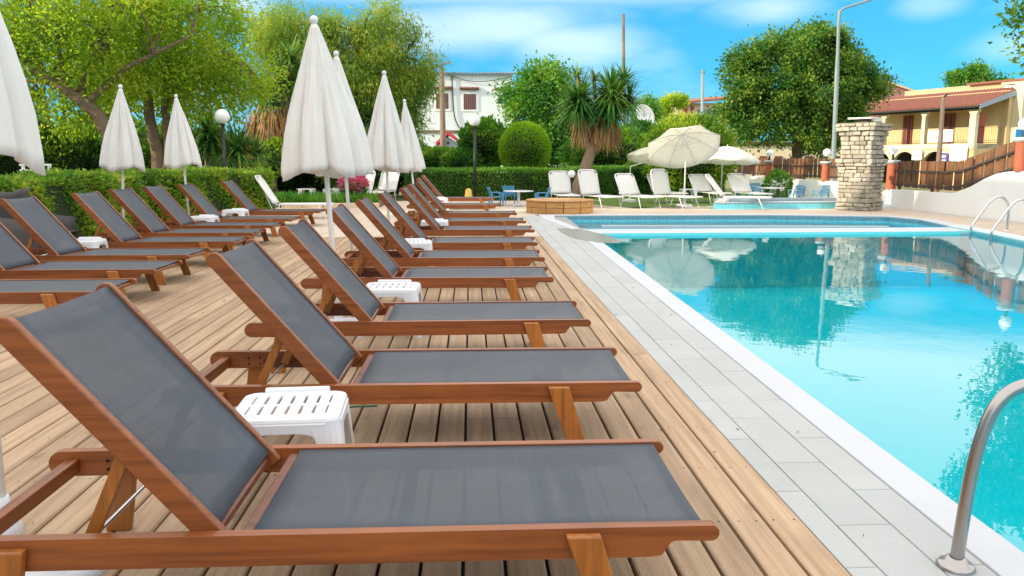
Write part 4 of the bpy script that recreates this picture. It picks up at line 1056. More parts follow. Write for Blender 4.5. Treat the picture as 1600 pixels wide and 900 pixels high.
p = at(857, 268, 26.2); globe_lamp((p.x, p.y+1.2, -0.1), p.z, 0.11, 'low globe lamp just topping the clipped hedge near the topiary')
p = at(669, 270, 26.0); globe_lamp((p.x, p.y+1.2, -0.1), p.z, 0.14, 'low globe lamp topping the left end of the clipped hedge')
p = gp(732, 308, -0.02); cn = thing('marker_cone', 'small faded yellow cone in front of the clipped hedge', 'cone', (p.x, 25.6, -0.02))
bx_ = at(732, 305, 25.6).x
MB().lathe([(0.115, 0.22), (0.10, 0.32), (0.075, 0.37), (0.03, 0.39), (0, 0.39)], 14, (bx_, 25.6, -0.02)).build('cone_top', 'cone_yellow', cn, smooth=True)
MB().lathe([(0.17, 0.0), (0.17, 0.02), (0.135, 0.03), (0.115, 0.22)], 14, (bx_, 25.6, -0.02)).build('cone_body', 'cone_yellow', cn, smooth=True)
a, b = gp(525, 639), gp(590, 635)
tag(MB().tube([(a.x, a.y, 0.005), ((a.x+b.x)/2, (a.y+b.y)/2+0.01, 0.005), (b.x, b.y, 0.005)], 0.0045, 6).build('green_twine', 'twine_green'), 'thin green twine lying on the deck right of the nearest stool', 'twine')

# dark draped chair by the hedge
dc = thing('draped_chair', 'dark grey fabric covered armchair between hedge and left row', 'chair', (-5.35, 10.0, 0))
def cov(u, v):
    z = 0.95 - 0.62*u; y = 9.35 + 0.85*v; x = -5.62 + 0.20*(1-u) + 0.05*math.sin(5*v+2*u) + (0.05 if v > 0.9 else 0)
    z -= 0.04*math.sin(math.pi*v); return (x, y, z)
MB().grid(cov, 10, 12).build('back_cover', 'cover_grey', dc, smooth=True, solid=0.01)
MB().grid(lambda u, v: (-5.56+0.70*u, 9.36+0.83*v, 0.42-0.03*math.sin(math.pi*u)*math.sin(math.pi*v)), 6, 6).build('seat_cover', 'cover_grey', dc, smooth=True, solid=0.02)
for y in (9.36, 10.18): MB().grid(lambda u, v, y=y: (-5.58+0.68*u, y+0.02*math.sin(7*u), 0.05+0.62*v-0.08*u*v), 6, 4).build('side_cover', 'cover_grey', dc, smooth=True, solid=0.01)
for x in (-5.55, -4.92):
    for y in (9.38, 10.16): MB().tube([(x, y, 0), (x, y, 0.42)], 0.018, 6).build('leg', 'metal_dark', dc)
dc2 = dup(dc, (-5.55, 8.75, 0), 'dark grey fabric covered armchair partly hidden behind the second left backrest')
# white slatted bench behind the hedge
bc = thing('garden_bench', 'white slatted bench behind the hedge at the far left', 'bench', tuple(at(55, 275, 15.2)))
p0, p1 = at(30, 262, 15.2), at(80, 262, 15.2); zt_ = at(55, 256, 15.2).z
for k in range(3): MB().box(p0.x, p1.x, 15.2, 15.22, zt_-0.035-k*0.10, zt_-k*0.10).build('back_slat', 'paint_white', bc)
for x in (p0.x+0.05, (p0.x+p1.x)/2, p1.x-0.05): MB().box(x-0.025, x+0.025, 15.222, 15.25, -0.1, zt_).build('post', 'paint_white', bc)
for k in range(3): MB().box(p0.x, p1.x, 14.72+k*0.15, 14.83+k*0.15, 0.78, 0.81).build('seat_slat', 'paint_white', bc)
for x in (p0.x+0.05, p1.x-0.05): MB().box(x-0.025, x+0.025, 14.75, 14.80, -0.1, 0.78).build('leg', 'paint_white', bc)

# ================================================================== HEDGES
def hedge(name, label, corners, z0, ztop, dens, L, W, mat, seed, rough=0.06):
    """corners: plan quad (front-left, front-right, back-right, back-left)"""
    t = thing(name, label, 'hedge', (corners[0][0], corners[0][1], -0.05)); rg = np.random.default_rng(seed)
    q = [Vector((*c, 0)) for c in corners]; ins = 0.09; cen = sum(q, Vector())/4
    qi = [v + (cen-v).normalized()*ins*1.4 for v in q]
    MB().prism([(v.x, v.y, z0) for v in qi], (0, 0, ztop-z0-0.10)).build('dark_core', 'leaf_core', t)  # solid dark core added so the hedge is not see-through
    Ps, Ds = [], []
    def face(a, b, za, zb, n):
        d = (b-a); ln = d.length; d.normalize(); nrm = Vector((d.y, -d.x, 0)); N = int(ln*(zb-za)*dens)
        u = rg.random(N)*ln; zz = za + rg.random(N)*(zb-za); ph = rg.random(2)*6
        off = rough*(np.sin(u*2.1+ph[0])+np.sin(u*5.3+zz*4+ph[1]))*0.5 + rg.normal(size=N)*0.035 - 0.03
        Ps.append(np.stack([a.x+d.x*u+nrm.x*off, a.y+d.y*u+nrm.y*off, zz], 1)); Ds.append(np.tile([nrm.x, nrm.y, 0.35], (N, 1)))
    for k in range(4): face(q[k], q[(k+1) % 4], z0, ztop, 0)
    ar = abs((q[1]-q[0]).cross(q[3]-q[0]).z); N = int(ar*dens*1.1); u, v = rg.random(N), rg.random(N)
    A = np.array(corners); p = (A[0]*(1-u)[:, None]+A[1]*u[:, None])*(1-v)[:, None] + (A[3]*(1-u)[:, None]+A[2]*u[:, None])*v[:, None]
    z = ztop - 0.02 + rg.normal(size=N)*0.03 + rough*0.5*np.sin(p[:, 1]*2.3+p[:, 0]*1.7)
    Ps.append(np.column_stack([p, z])); Ds.append(np.tile([0, 0, 1.0], (N, 1)))
    put(leaf_mesh('foliage', np.concatenate(Ps), L, W, mat, seed, np.concatenate(Ds), 0.55), 'foliage', t)
    return t
hedge('hedge', 'leafy hedge with yellow tips behind the left row of loungers', [(-6.35, 9.0), (-6.30, 16.2), (-7.7, 16.6), (-7.6, 9.0)], -0.1, 0.98, 1500, 0.075, 0.045, 'leaf_hedge', 5, 0.10)
hedge('hedge', 'end piece of the leafy hedge behind the farthest left lounger and globe lamp', [(-6.30, 16.2), (-4.95, 20.4), (-6.4, 21.0), (-7.7, 16.6)], -0.1, 0.98, 1500, 0.075, 0.045, 'leaf_hedge', 9, 0.10)
p0, p1 = at(655, 300, 26.6), at(1003, 300, 26.6)
hedge('hedge', 'long clipped green hedge behind the yucca and the tall globe lamp', [(p0.x-0.4, 26.6), (3.6, 26.6), (3.6, 27.9), (p0.x-0.4, 27.9)], -0.1, 0.93, 1500, 0.07, 0.032, 'leaf_hedge_trim', 6, 0.04)
hedge('hedge', 'right hand clipped hedge running back behind the white loungers', [(3.6, 26.6), (6.6, 29.5), (6.0, 31.0), (3.1, 27.9)], -0.1, 0.97, 1300, 0.07, 0.032, 'leaf_hedge_trim', 7, 0.04)
hedge('hedge', 'dark hedge behind the open parasols along the fence', [(6.1, 28.4), (9.6, 30.0), (9.2, 31.0), (5.7, 29.4)], -0.1, 1.12, 1100, 0.09, 0.045, 'leaf_dark', 8, 0.10)

# ================================================================== TREES
def tree(name, label, base, limbs, ells, clumps, per, cr, L, W, mat, seed, bark='bark', twigs=26, droop=None, group=None, shell=0.5, flat=1.0, cat='tree', rag=0):
    t = thing(name, label, cat, base, group); rg = np.random.default_rng(seed); m = MB(); rr = random.Random(seed)
    for path, r0, r1 in limbs:
        pts = smooth_path(path, 4); n = len(pts); rad = [r0+(r1-r0)*(k/(n-1))**0.8 for k in range(n)]
        pts = [p + Vector((rr.uniform(-1, 1), rr.uniform(-1, 1), 0))*r1*0.5 for p in pts]
        m.tube(pts, rad, 9)
    m.build('trunk', bark, t, smooth=True)
    if rag:
        q_, d_ = ell_points(ells, rag, rg, 0.97); ells = list(ells) + [(*q_[i], s_, s_, s_*0.8) for i, s_ in enumerate(rg.uniform(0.35, 0.85, rag)) ]
    C, d = ell_points(ells, clumps, rg, shell)
    starts = [Vector(p) for path, _, _ in limbs for p in path[len(path)//2:]]
    m = MB()
    for k in rg.choice(len(C), min(twigs, len(C)), replace=False):
        c = Vector(C[k]); s = min(starts, key=lambda q: (q-c).length + rr.uniform(0, 0.8)); mid = s.lerp(c, 0.5) + Vector((rr.uniform(-.2, .2), rr.uniform(-.2, .2), 0.15))*(c-s).length*0.35
        m.tube(smooth_path([s, mid, c], 3), [0.045*(1-q/6)*(0.5+0.25*(c-s).length) + 0.008 for q in range(7)], 5, caps=False)
    m.build('branches', bark, t, smooth=True)
    P = np.repeat(C, per, 0); g = rg.normal(size=P.shape); g *= cr*np.array([1, 1, flat]); 
    P = P + g; D = np.repeat(d, per, 0)*0.6 + g/(np.linalg.norm(g, axis=1)[:, None]+1e-6)*0.5
    if droop is not None: P[:, 2] -= np.abs(rg.normal(size=len(P)))*cr*droop*0.8; D = D*0.4 + np.array([0, 0, -droop])
    put(leaf_mesh('crown', P, L, W, mat, seed, D, 0.6), 'crown', t)
    return t
# left: old tree with a diagonal trunk
Y = 20.5; A_ = lambda x, y, dy=0: tuple(at(x, y, Y+dy))
tree('broadleaf_tree', 'broad lime green tree with thick diagonal trunk at the upper left', (at(200, 290, Y).x, Y, -0.1),
     [([A_(222, 300), A_(190, 240), A_(150, 180), A_(118, 148), A_(70, 122), A_(20, 80), A_(-40, 40, -1)], 0.21, 0.10),
      ([A_(135, 160), A_(165, 135), A_(200, 105), A_(240, 85), A_(300, 55, .5)], 0.10, 0.03),
      ([A_(125, 152), A_(140, 105), A_(165, 60), A_(180, 0), A_(190, -60)], 0.09, 0.03),
      ([A_(70, 122), A_(50, 60), A_(45, 0), A_(50, -80)], 0.09, 0.03), ([A_(100, 140), A_(95, 90), A_(88, 30), A_(100, -40, 1)], 0.07, 0.02)],
     [(*A_(40, 90), 2.2, 1.6, 1.2), (*A_(150, 60), 1.9, 1.6, 1.2), (*A_(60, -10), 2.6, 1.8, 1.3), (*A_(230, -20), 1.8, 1.6, 1.2), (*A_(70, 170, 1), 1.5, 1.0, 0.5), (*A_(-60, 40), 2, 1.5, 1.6)],
     320, 84, 0.24, 0.115, 0.052, 'leaf_lime', 11, twigs=110, rag=14)
Y = 22.5
tree('broadleaf_tree', 'lime green tree with twin upright stems between the two hedge parasols', (at(252, 290, Y).x, Y, -0.1),
     [([A_(254, 300), A_(246, 240), A_(236, 190), A_(230, 140), A_(226, 90), A_(215, 20)], 0.22, 0.06), ([A_(262, 270), A_(260, 200), A_(259, 150), A_(268, 90), A_(290, 20)], 0.15, 0.05),
      ([A_(232, 150), A_(215, 130), A_(195, 115), A_(170, 90)], 0.08, 0.03), ([A_(259, 160), A_(285, 130), A_(330, 110), A_(375, 95)], 0.08, 0.02)],
     [(*A_(260, 60), 1.5, 1.5, 1.3), (*A_(330, 130), 1.5, 1.2, 0.55), (*A_(300, 10), 1.3, 1.4, 1.2), (*A_(385, 120), 0.95, 1.0, 0.75), (*A_(345, 40), 0.55, 0.8, 0.8), (*A_(240, 160), 1.2, 1.2, 0.4)],
     260, 84, 0.23, 0.115, 0.052, 'leaf_lime', 12, twigs=80, rag=14)
# slim stems and shrubs in the shade under the canopy
Y = 27
tree('broadleaf_tree', 'shaded tree filling the background under the lime green canopy', (at(110, 300, Y).x, Y, -0.1),
     [([A_(150, 300), A_(155, 220), A_(175, 150), A_(180, 60)], 0.22, 0.1), ([A_(80, 300), A_(78, 230), A_(70, 150)], 0.10, 0.05), ([A_(108, 300), A_(104, 220), A_(100, 140)], 0.08, 0.05)],
     [(*A_(60, 130), 2.6, 1.2, 1.6), (*A_(190, 110), 2.6, 1.2, 1.8), (*A_(-40, 190), 2.2, 1.2, 1.5), (*A_(310, 130), 1.5, 1.2, 1.3)], 200, 60, 0.33, 0.20, 0.10, 'leaf_lime', 13, 'bark_dark', twigs=30)
def bush(name, label, px, py, Y, rx, rz, n, mat, seed, L=0.12, W=0.06, ry=None, core=True, cat='bush', flat=False, group=None):
    c = at(px, py, Y); t = thing(name, label, cat, (c.x, Y, -0.1), group); rg = np.random.default_rng(seed); ry = ry or rx*0.8
    if core: MB().lathe([(0.0, -rz*0.95)]+[(0.80*rx*math.sin(R(a)), -0.80*rz*math.cos(R(a))) for a in range(20, 170, 25)]+[(0, 0.8*rz)], 14, (c.x, Y, c.z)).build('dark_core', 'leaf_core', t, smooth=True)  # solid dark filler closes the gaps between the leaves
    d = rg.normal(size=(n, 3)); d /= np.linalg.norm(d, axis=1)[:, None]
    lump = 1 + (0 if flat else 0.10)*np.sin(d[:, 0]*7+seed)*np.cos(d[:, 2]*6+d[:, 1]*5) + (0.02 if flat else 0.07)*rg.normal(size=n)
    P = np.array([c.x, Y, c.z]) + d*np.array([rx, ry, rz])*(lump*0.94)[:, None]
    put(leaf_mesh('foliage', P, L, W, mat, seed, d + np.array([0, 0, 0.4]), 0.6), 'foliage', t)
    MB().tube([(c.x, Y, -0.1), (c.x, Y, c.z)], 0.06, 7).build('stem', 'bark_dark', t)
    return t
bush('shade_shrub', 'dark leafy shrub behind the hedge below the diagonal trunk', 120, 255, 24.5, 1.6, 0.9, 5000, 'leaf_dark', 31, 0.22, 0.08)
bush('shade_shrub', 'dark leafy shrub behind the white bench at the far left', 10, 245, 24, 1.7, 1.1, 5000, 'leaf_dark', 32, 0.20, 0.09)
bush('shade_shrub', 'dark leafy shrub between the two hedge parasols', 235, 262, 26.5, 1.1, 0.7, 3500, 'leaf_dark', 33, 0.16, 0.08)
# middle: feathery tall tree
Y = 29
tree('feathery_tree', 'tall feathery grey green tree behind the largest closed parasol', (at(560, 300, Y).x, Y, -0.1),
     [([A_(560, 310), A_(555, 230), A_(560, 150), A_(565, 60)], 0.30, 0.10), ([A_(557, 200), A_(600, 150), A_(630, 90), A_(650, 60)], 0.14, 0.04), ([A_(556, 210), A_(510, 150), A_(480, 90), A_(460, 40)], 0.14, 0.04), ([A_(558, 240), A_(610, 210), A_(650, 180)], 0.10, 0.03)],
     [(*A_(590, 60), 1.25, 1.3, 1.25), (*A_(560, 130), 2.3, 1.6, 1.3), (*A_(470, 60), 1.6, 1.3, 1.1), (*A_(430, 55), 0.7, 0.9, 1.0), (*A_(612, 155), 1.15, 1.2, 0.9), (*A_(642, 100), 0.65, 0.8, 0.42), (*A_(672, 92), 0.30, 0.4, 0.35), (*A_(640, 195), 0.45, 0.8, 0.9), (*A_(540, 205), 2.2, 1.2, 0.9), (*A_(645, 45), 0.5, 0.5, 0.35)],
     900, 84, 0.23, 0.17, 0.034, 'leaf_pine', 14, 'bark_dark', twigs=70, droop=0.9, shell=0.3, rag=18)
for k_, (px_, py_, Y_, rx_, rz_, lab_) in enumerate(((300, 250, 29, 1.7, 1.0, 'dark shrub behind the spiky fan plants'), (390, 262, 31, 1.9, 1.0, 'dark shrub behind the brown skirted yucca on the left'), (470, 255, 31, 1.7, 1.1, 'dark shrub left of the feathery tree trunk'), (610, 255, 32, 1.6, 1.0, 'dark shrub right of the feathery tree trunk'), (-30, 215, 30, 2.6, 1.8, 'dark shrub mass behind everything at the far left edge'), (180, 245, 31, 2.4, 1.4, 'dark shrub mass between the trunks in the far shade'))):
    bush('shade_shrub', lab_, px_, py_, Y_, rx_, rz_, 4200, 'leaf_dark', 80+k_, 0.20, 0.09)
bush('yellow_shrub', 'yellow green flowering shrub under the feathery tree left of the big parasol', 428, 245, 25.5, 0.55, 0.55, 1800, 'leaf_topiary', 34, 0.10, 0.06)
bush('shade_shrub', 'dark shrub between the two central closed parasols', 560, 250, 27.5, 1.5, 0.9, 5200, 'leaf_dark', 35, 0.14, 0.07)
bush('shade_shrub', 'dark green shrub under the small red gable', 686, 257, 31, 1.0, 0.58, 3000, 'leaf_green', 36, 0.15, 0.08)
bush('garden_shrub', 'rounded green shrub just right of the tall globe lamp', 755, 228, 30.5, 0.85, 0.95, 4200, 'leaf_green', 37, 0.15, 0.085)
bush('garden_shrub', 'low green shrub under the tall globe lamp', 722, 256, 30.0, 0.75, 0.5, 2400, 'leaf_green', 38, 0.14, 0.08)
# topiary
bush('topiary_bush', 'smooth domed light green topiary behind the clipped hedge', 820, 234, 29.2, 0.93, 0.98, 12000, 'leaf_topiary', 39, 0.085, 0.03, flat=True, cat='topiary')
# green tree behind it
Y = 36
tree('garden_tree', 'leafy mid green tree between the white house and the yucca', (at(845, 300, Y).x, Y, -0.1),
     [([A_(845, 310), A_(846, 230), A_(842, 160), A_(840, 110)], 0.22, 0.05), ([A_(846, 220), A_(815, 160), A_(805, 130)], 0.10, 0.03), ([A_(846, 230), A_(875, 170), A_(885, 140)], 0.10, 0.03)],
     [(*A_(845, 165), 1.6, 1.3, 1.4), (*A_(820, 150), 0.75, 0.9, 1.0), (*A_(850, 130), 0.9, 0.9, 0.85), (*A_(875, 200), 1.3, 1.2, 1.5), (*A_(840, 225), 1.7, 1.2, 1.2), (*A_(800, 190), 0.35, 0.5, 0.6)],
     330, 56, 0.22, 0.17, 0.095, 'leaf_green', 15, twigs=40, shell=0.4, rag=14)
bush('garden_shrub', 'dark green shrub mass behind the yucca trunk', 955, 240, 33, 1.9, 1.0, 6500, 'leaf_green', 40, 0.17, 0.09)
bush('garden_shrub', 'bushy green shrub below the satellite dish', 1000, 222, 36, 0.85, 0.85, 3200, 'leaf_green', 41, 0.16, 0.09)
bush('round_bush', 'large rounded yellow green bush behind the open parasols', 1078, 240, 28.2, 1.52, 1.28, 11000, 'leaf_hedge', 42, 0.13, 0.06)
# right tree
Y = 37
tree('round_tree', 'big dark green tree with sunlit left side beyond the brown fence', (at(1245, 290, Y).x, Y, -0.1),
     [([A_(1245, 290), A_(1246, 220), A_(1250, 140), A_(1255, 70)], 0.28, 0.08), ([A_(1246, 210), A_(1200, 160), A_(1175, 110)], 0.14, 0.04), ([A_(1246, 205), A_(1300, 160), A_(1340, 130)], 0.14, 0.04)],
     [(*A_(1250, 125), 2.6, 2.2, 2.3), (*A_(1190, 130), 1.7, 1.7, 1.6), (*A_(1300, 140), 1.9, 1.8, 1.5), (*A_(1285, 75), 1.1, 1.1, 0.9), (*A_(1345, 125), 0.75, 1.0, 0.6), (*A_(1170, 95), 0.8, 1.0, 0.6), (*A_(1240, 200), 3.0, 1.7, 0.95), (*A_(1165, 185), 0.95, 1.2, 1.2), (*A_(1300, 205), 1.5, 1.4, 0.8)],
     330, 200, 0.24, 0.155, 0.095, 'leaf_oak', 16, 'bark_dark', twigs=60, shell=0.62, rag=26)
# upper right tree leaning into the frame
Y = 19.0
tree('round_tree', 'leafy tree reaching in at the upper right corner above the fence', (at(1800, 290, Y).x, Y, -0.1),
     [([A_(1800, 330), A_(1795, 200), A_(1790, 80), A_(1785, -60)], 0.24, 0.08), ([A_(1792, 110), A_(1700, 60), A_(1640, 40)], 0.10, 0.03), ([A_(1790, 80), A_(1700, -20), A_(1650, -90)], 0.10, 0.03)],
     [(*A_(1632, 25), 0.82, 0.9, 0.36), (*A_(1632, 80), 0.72, 0.8, 0.26), (*A_(1640, -30), 0.9, 0.9, 0.5), (*A_(1790, -110), 2.3, 2.0, 1.8), (*A_(1690, -130), 1.6, 1.5, 1.1), (*A_(1740, 30), 1.5, 1.4, 1.0), (*A_(1640, -170), 1.0, 1.0, 0.8), (*A_(1780, 110), 1.0, 1.0, 0.7)],
     360, 56, 0.17, 0.15, 0.085, 'leaf_dark', 17, 'bark_dark', twigs=36)
tree('far_pine', 'flat topped pine far behind the yellow house', tuple(at(1520, 200, 75)),
     [([tuple(at(1522, 200, 75)), tuple(at(1520, 150, 75)), tuple(at(1518, 125, 75))], 0.3, 0.12)],
     [(*at(1515, 118, 75), 1.7, 1.2, 0.55), (*at(1495, 122, 75), 0.9, 0.9, 0.4), (*at(1545, 122, 75), 0.8, 0.8, 0.3), (*at(1525, 110, 75), 0.8, 0.8, 0.3), (*at(1568, 128, 75), 0.5, 0.6, 0.22), (*at(1515, 130, 75), 1.8, 1.0, 0.35)], 110, 40, 0.25, 0.32, 0.13, 'leaf_green', 18, twigs=20)
tree('far_tree', 'small pale tree beyond the dome bush, left of the distant cottage', tuple(at(1050, 210, 70)),
     [([tuple(at(1050, 215, 70)), tuple(at(1048, 180, 70)), tuple(at(1046, 160, 70))], 0.2, 0.06)],
     [(*at(1045, 165, 70), 0.8, 0.8, 0.7), (*at(1060, 158, 70), 0.7, 0.7, 0.4), (*at(1040, 180, 70), 0.6, 0.7, 0.8)], 60, 45, 0.2, 0.24, 0.12, 'leaf_lime', 19, twigs=10)
tree('far_tree', 'small tree behind the satellite dish right of the yucca', tuple(at(1010, 240, 50)),
     [([tuple(at(1010, 250, 50)), tuple(at(1010, 200, 50)), tuple(at(1009, 165, 50))], 0.2, 0.06)],
     [(*at(1010, 180, 50), 0.7, 0.7, 1.1), (*at(1015, 160, 50), 0.4, 0.4, 0.4)], 60, 45, 0.2, 0.2, 0.1, 'leaf_green', 20, twigs=10)

# ---- yuccas
def yucca(name, label, base, trunks, heads, skirts, seed, L=0.62, W=0.05, group=None, cat='yucca'):
    t = thing(name, label, cat, base, group); rg = np.random.default_rng(seed); m = MB()
    for path, r0, r1 in trunks:
        pts = smooth_path(path, 5); n = len(pts); m.tube(pts, [r0+(r1-r0)*k/(n-1) for k in range(n)], 10)
    if trunks: m.build('trunk', 'bark_yucca', t, smooth=True)
    for (c, r, n, lo) in heads:
        d = rg.normal(size=(n, 3)); d /= np.linalg.norm(d, axis=1)[:, None]; d[:, 2] = np.where(d[:, 2] < lo, lo + rg.random(n)*0.6, d[:, 2]); 
        b = np.array(c) + d*0.05*r/0.6 + np.array([0, 0, 1])*(rg.random(n)[:, None]-0.5)*0.35*r
        put(blades('rosette', b, d, r, W*r/0.62, 0.22, 'leaf_yucca', seed+int(c[0]*10) & 1023), 'rosette', t)
    for (c, rad, zlen, n) in skirts:
        a = rg.random(n)*2*math.pi; q = 0.35+0.65*rg.random(n); b = np.array(c) + np.stack([np.cos(a)*rad*q, np.sin(a)*rad*q, (rg.random(n)-0.5)*zlen*0.9], 1)
        d = np.stack([np.cos(a)*0.35, np.sin(a)*0.35, -np.ones(n)], 1) + rg.normal(size=(n, 3))*0.12
        put(blades('dry_skirt', b, d, zlen*0.62, 0.04, 0.1, 'leaf_dry', seed+7), 'dry_skirt', t)
    return t
Y = 24.6
yucca('yucca_tree', 'double headed yucca with dry brown skirt and leaning trunk behind the planter', (at(898, 312, Y).x, Y, -0.02),
      [([A_(896, 318), A_(899, 302), A_(910, 275), A_(922, 240), A_(928, 215)], 0.22, 0.15), ([A_(925, 240), A_(912, 205), A_(904, 160)], 0.14, 0.10), ([A_(928, 235), A_(945, 200), A_(957, 150)], 0.14, 0.10), ([A_(910, 180), A_(905, 140), A_(902, 118)], 0.07, 0.05), ([A_(940, 190), A_(930, 150), A_(928, 122)], 0.06, 0.05), ([A_(957, 170), A_(970, 140), A_(974, 122)], 0.06, 0.05)],
      [(A_(906, 155), 0.86, 240, -0.6), (A_(956, 148), 1.0, 320, -0.65), (A_(902, 120), 0.50, 90, -0.1), (A_(930, 124), 0.46, 80, -0.1), (A_(975, 124), 0.62, 120, -0.2), (A_(983, 155), 0.66, 120, -0.6), (A_(902, 165), 0.84, 170, -0.95), (A_(952, 165), 0.95, 200, -0.95)],
      [(A_(908, 196), 0.30, 0.72, 300), (A_(950, 198), 0.36, 0.78, 380), (A_(932, 208), 0.26, 0.5, 150)], 51, W=0.062)
Y = 26.0
yucca('yucca_tree', 'tall yucca with brown hanging skirt left of the largest parasol', (at(435, 300, Y).x, Y, -0.1),
      [([A_(412, 310), A_(418, 260), A_(430, 210), A_(446, 150), A_(452, 100)], 0.26, 0.15), ([A_(426, 220), A_(412, 170), A_(404, 140)], 0.14, 0.10)],
      [(A_(453, 92), 0.85, 200, -0.35), (A_(440, 125), 0.85, 170, -0.8), (A_(408, 135), 0.8, 170, -0.7), (A_(425, 150), 0.75, 150, -0.9), (A_(462, 130), 0.8, 140, -0.8)],
      [(A_(425, 195), 0.62, 1.35, 700), (A_(410, 200), 0.5, 1.2, 420), (A_(452, 195), 0.45, 1.3, 400)], 53, W=0.055)
Y = 22.6
yucca('fan_palm', 'spiky green fan plant behind the hedge beside the globe lamp', (at(375, 300, Y).x, Y, -0.1), [([A_(375, 300), A_(374, 262), A_(372, 240)], 0.10, 0.07)],
      [(A_(372, 238), 0.95, 210, -0.4), (A_(400, 240), 0.7, 120, -0.3)], [], 55, W=0.06, cat='palm')
Y = 23.8
yucca('fan_palm', 'dark spiky fan plant behind the right hedge parasol', (at(325, 300, Y).x, Y, -0.1), [([A_(325, 300), A_(324, 240), A_(326, 215)], 0.10, 0.07)],
      [(A_(328, 212), 0.95, 200, -0.5), (A_(345, 235), 0.8, 140, -0.4)], [], 56, W=0.07, cat='palm')
Y = 24.5
yucca('banana_plant', 'broad leaved plant in the shade under the diagonal trunk', (at(140, 300, Y).x, Y, -0.1), [],
      [(A_(140, 250), 0.95, 26, 0.1), (A_(165, 250), 0.8, 20, 0.2)], [], 57, W=0.22, cat='plant')

# ---- planting bed on the left with kerb and flowers
kbed = thing('planting_bed', 'flower bed with pale stone kerb between left row and poolside row', 'flower bed', (-4.3, 22.6, -0.02))
x0, x1 = at(440, 318, 22.0).x, at(592, 318, 22.0).x
k = 0; x = x0
while x < x1-0.1:
    MB().box(x+0.006, min(x+0.55, x1)-0.006, 21.95, 22.17, -0.05, 0.11).build('kerb_stone', 'plaster_beige', kbed, bevel=0.01); x += 0.55
MB().box(x0, x1, 22.17, 23.7, -0.05, 0.07).build('bed_soil', 'soil', kbed)
rg = np.random.default_rng(61); n = 5200
P = np.stack([x0-1.2 + rg.random(n)*(x1-x0+1.0), 22.2+rg.random(n)*1.4, 0.05+0*rg.random(n)], 1); D = rg.normal(size=(n, 3))*0.35 + np.array([0, 0, 1.0])
f = put(blades('foliage', P, D, 0.40, 0.035, 0.25, 'leaf_bed', 62), 'foliage', kbed)
pk = thing('flowering_shrub', 'pink flowering shrub between the two front central parasol poles', 'shrub', (at(550, 300, 23.0).x, 23.0, 0.05))
c = at(552, 286, 23.0); n = 900; d = rg.normal(size=(n, 3)); d /= np.linalg.norm(d, axis=1)[:, None]
put(leaf_mesh('flowers', np.array([c.x, 23.0, c.z]) + d*np.array([0.42, 0.3, 0.26])*(0.6+0.4*rg.random(n))[:, None], 0.10, 0.06, 'petal_pink', 63, d+np.array([0, 0, .6]), .5), 'flowers', pk)
put(leaf_mesh('foliage', np.array([c.x, 23.05, c.z-0.2]) + d*np.array([0.36, 0.26, 0.24])*(0.6+0.4*rg.random(n))[:, None], 0.10, 0.05, 'leaf_bed', 64, d+np.array([0, 0, .6]), .5), 'foliage', pk)
bush('rose_bush', 'small leafy bush beside the leftmost blue chair near the wall', 1216, 290, 26.5, 0.42, 0.46, 900, 'leaf_green', 65, 0.12, 0.07, core=False)
c = at(552, 272, 25.0)
fp = thing('folded_parasol', 'small folded pale blue parasol above the pink flowers', 'parasol', (c.x, 25.0, -0.02))
MB().tube([(c.x, 25.0, -0.02), (c.x, 25.0, c.z+0.28)], 0.018, 8).build('pole', 'paint_white', fp)
MB().lathe([(0.17, -0.22), (0.15, 0.0), (0.08, 0.2), (0.02, 0.30)], 16, (c.x, 25.0, c.z), lambda r, z, a, k: (r*(1+0.15*math.cos(6*a)), z)).build('canopy', 'canvas_blue', fp, smooth=True)

# ================================================================== POLES AND STREET LAMP
def pole(px, y0, y1, Y, r0, r1, mat, label, arm=None, name='utility_pole'):
    b, t_ = at(px[0], y0, Y), at(px[1], y1, Y); t = thing(name, label, 'pole', (b.x, Y, -0.15))
    MB().tube([(b.x, Y, -0.15), (b.x, Y, b.z), tuple(t_)], [r0*1.1, r0, r1], 10).build('shaft', mat, t, smooth=True)
    if arm: arm(t, t_)
    return t
def crossarm(t, p):
    MB().tube([p + Vector((-0.55, 0, -0.12)), p + Vector((0.45, 0, 0.32))], 0.05, 6).build('crossarm', 'pole_wood', t)
    MB().box(p.x+0.05, p.x+0.5, p.y-0.08, p.y+0.08, p.z+0.18, p.z+0.26).build('lamp_head', 'steel_pole', t)
pole((693, 690), 262, 105, 45, 0.19, 0.13, 'pole_wood', 'weathered utility pole in front of the white house', crossarm)
pole((975, 974), 240, 22, 55, 0.14, 0.10, 'pole_wood', 'slim utility pole rising behind the yucca against the sky')
pole((1097, 1097.5), 240, 110, 60, 0.13, 0.10, 'steel_pole', 'short pole in front of the distant cottage', lambda t, p: MB().box(p.x-0.2, p.x+0.2, p.y-0.05, p.y+0.05, p.z-0.2, p.z-0.05).build('bracket', 'steel_pole', t))
pole((1467, 1474), 250, 152, 33, 0.11, 0.075, 'pole_wood', 'thin wooden pole in front of the yellow house', lambda t, p: MB().tube([p, p+Vector((0.18, 0, 0.14))], 0.035, 6).build('hook', 'metal_dark', t))
Y = 31.0
sl = thing('street_lamp', 'tall street lamp whose bent arm leaves the top of the picture', 'street lamp', (at(1302, 270, Y).x, Y, -0.15))
b = at(1302, 270, Y); m1_ = at(1308, 110, Y); tp = at(1312, 20, Y)
MB().tube(smooth_path([(b.x, Y, -0.15), (m1_.x, Y, m1_.z), tuple(at(1311, 30, Y)), tuple(at(1316, 15, Y)), tuple(at(1335, 8, Y)), tuple(at(1372, -4, Y))], 5), [0.085]*6+[0.062]*8+[0.042]*12, 10).build('mast', 'steel_pole', sl, smooth=True)
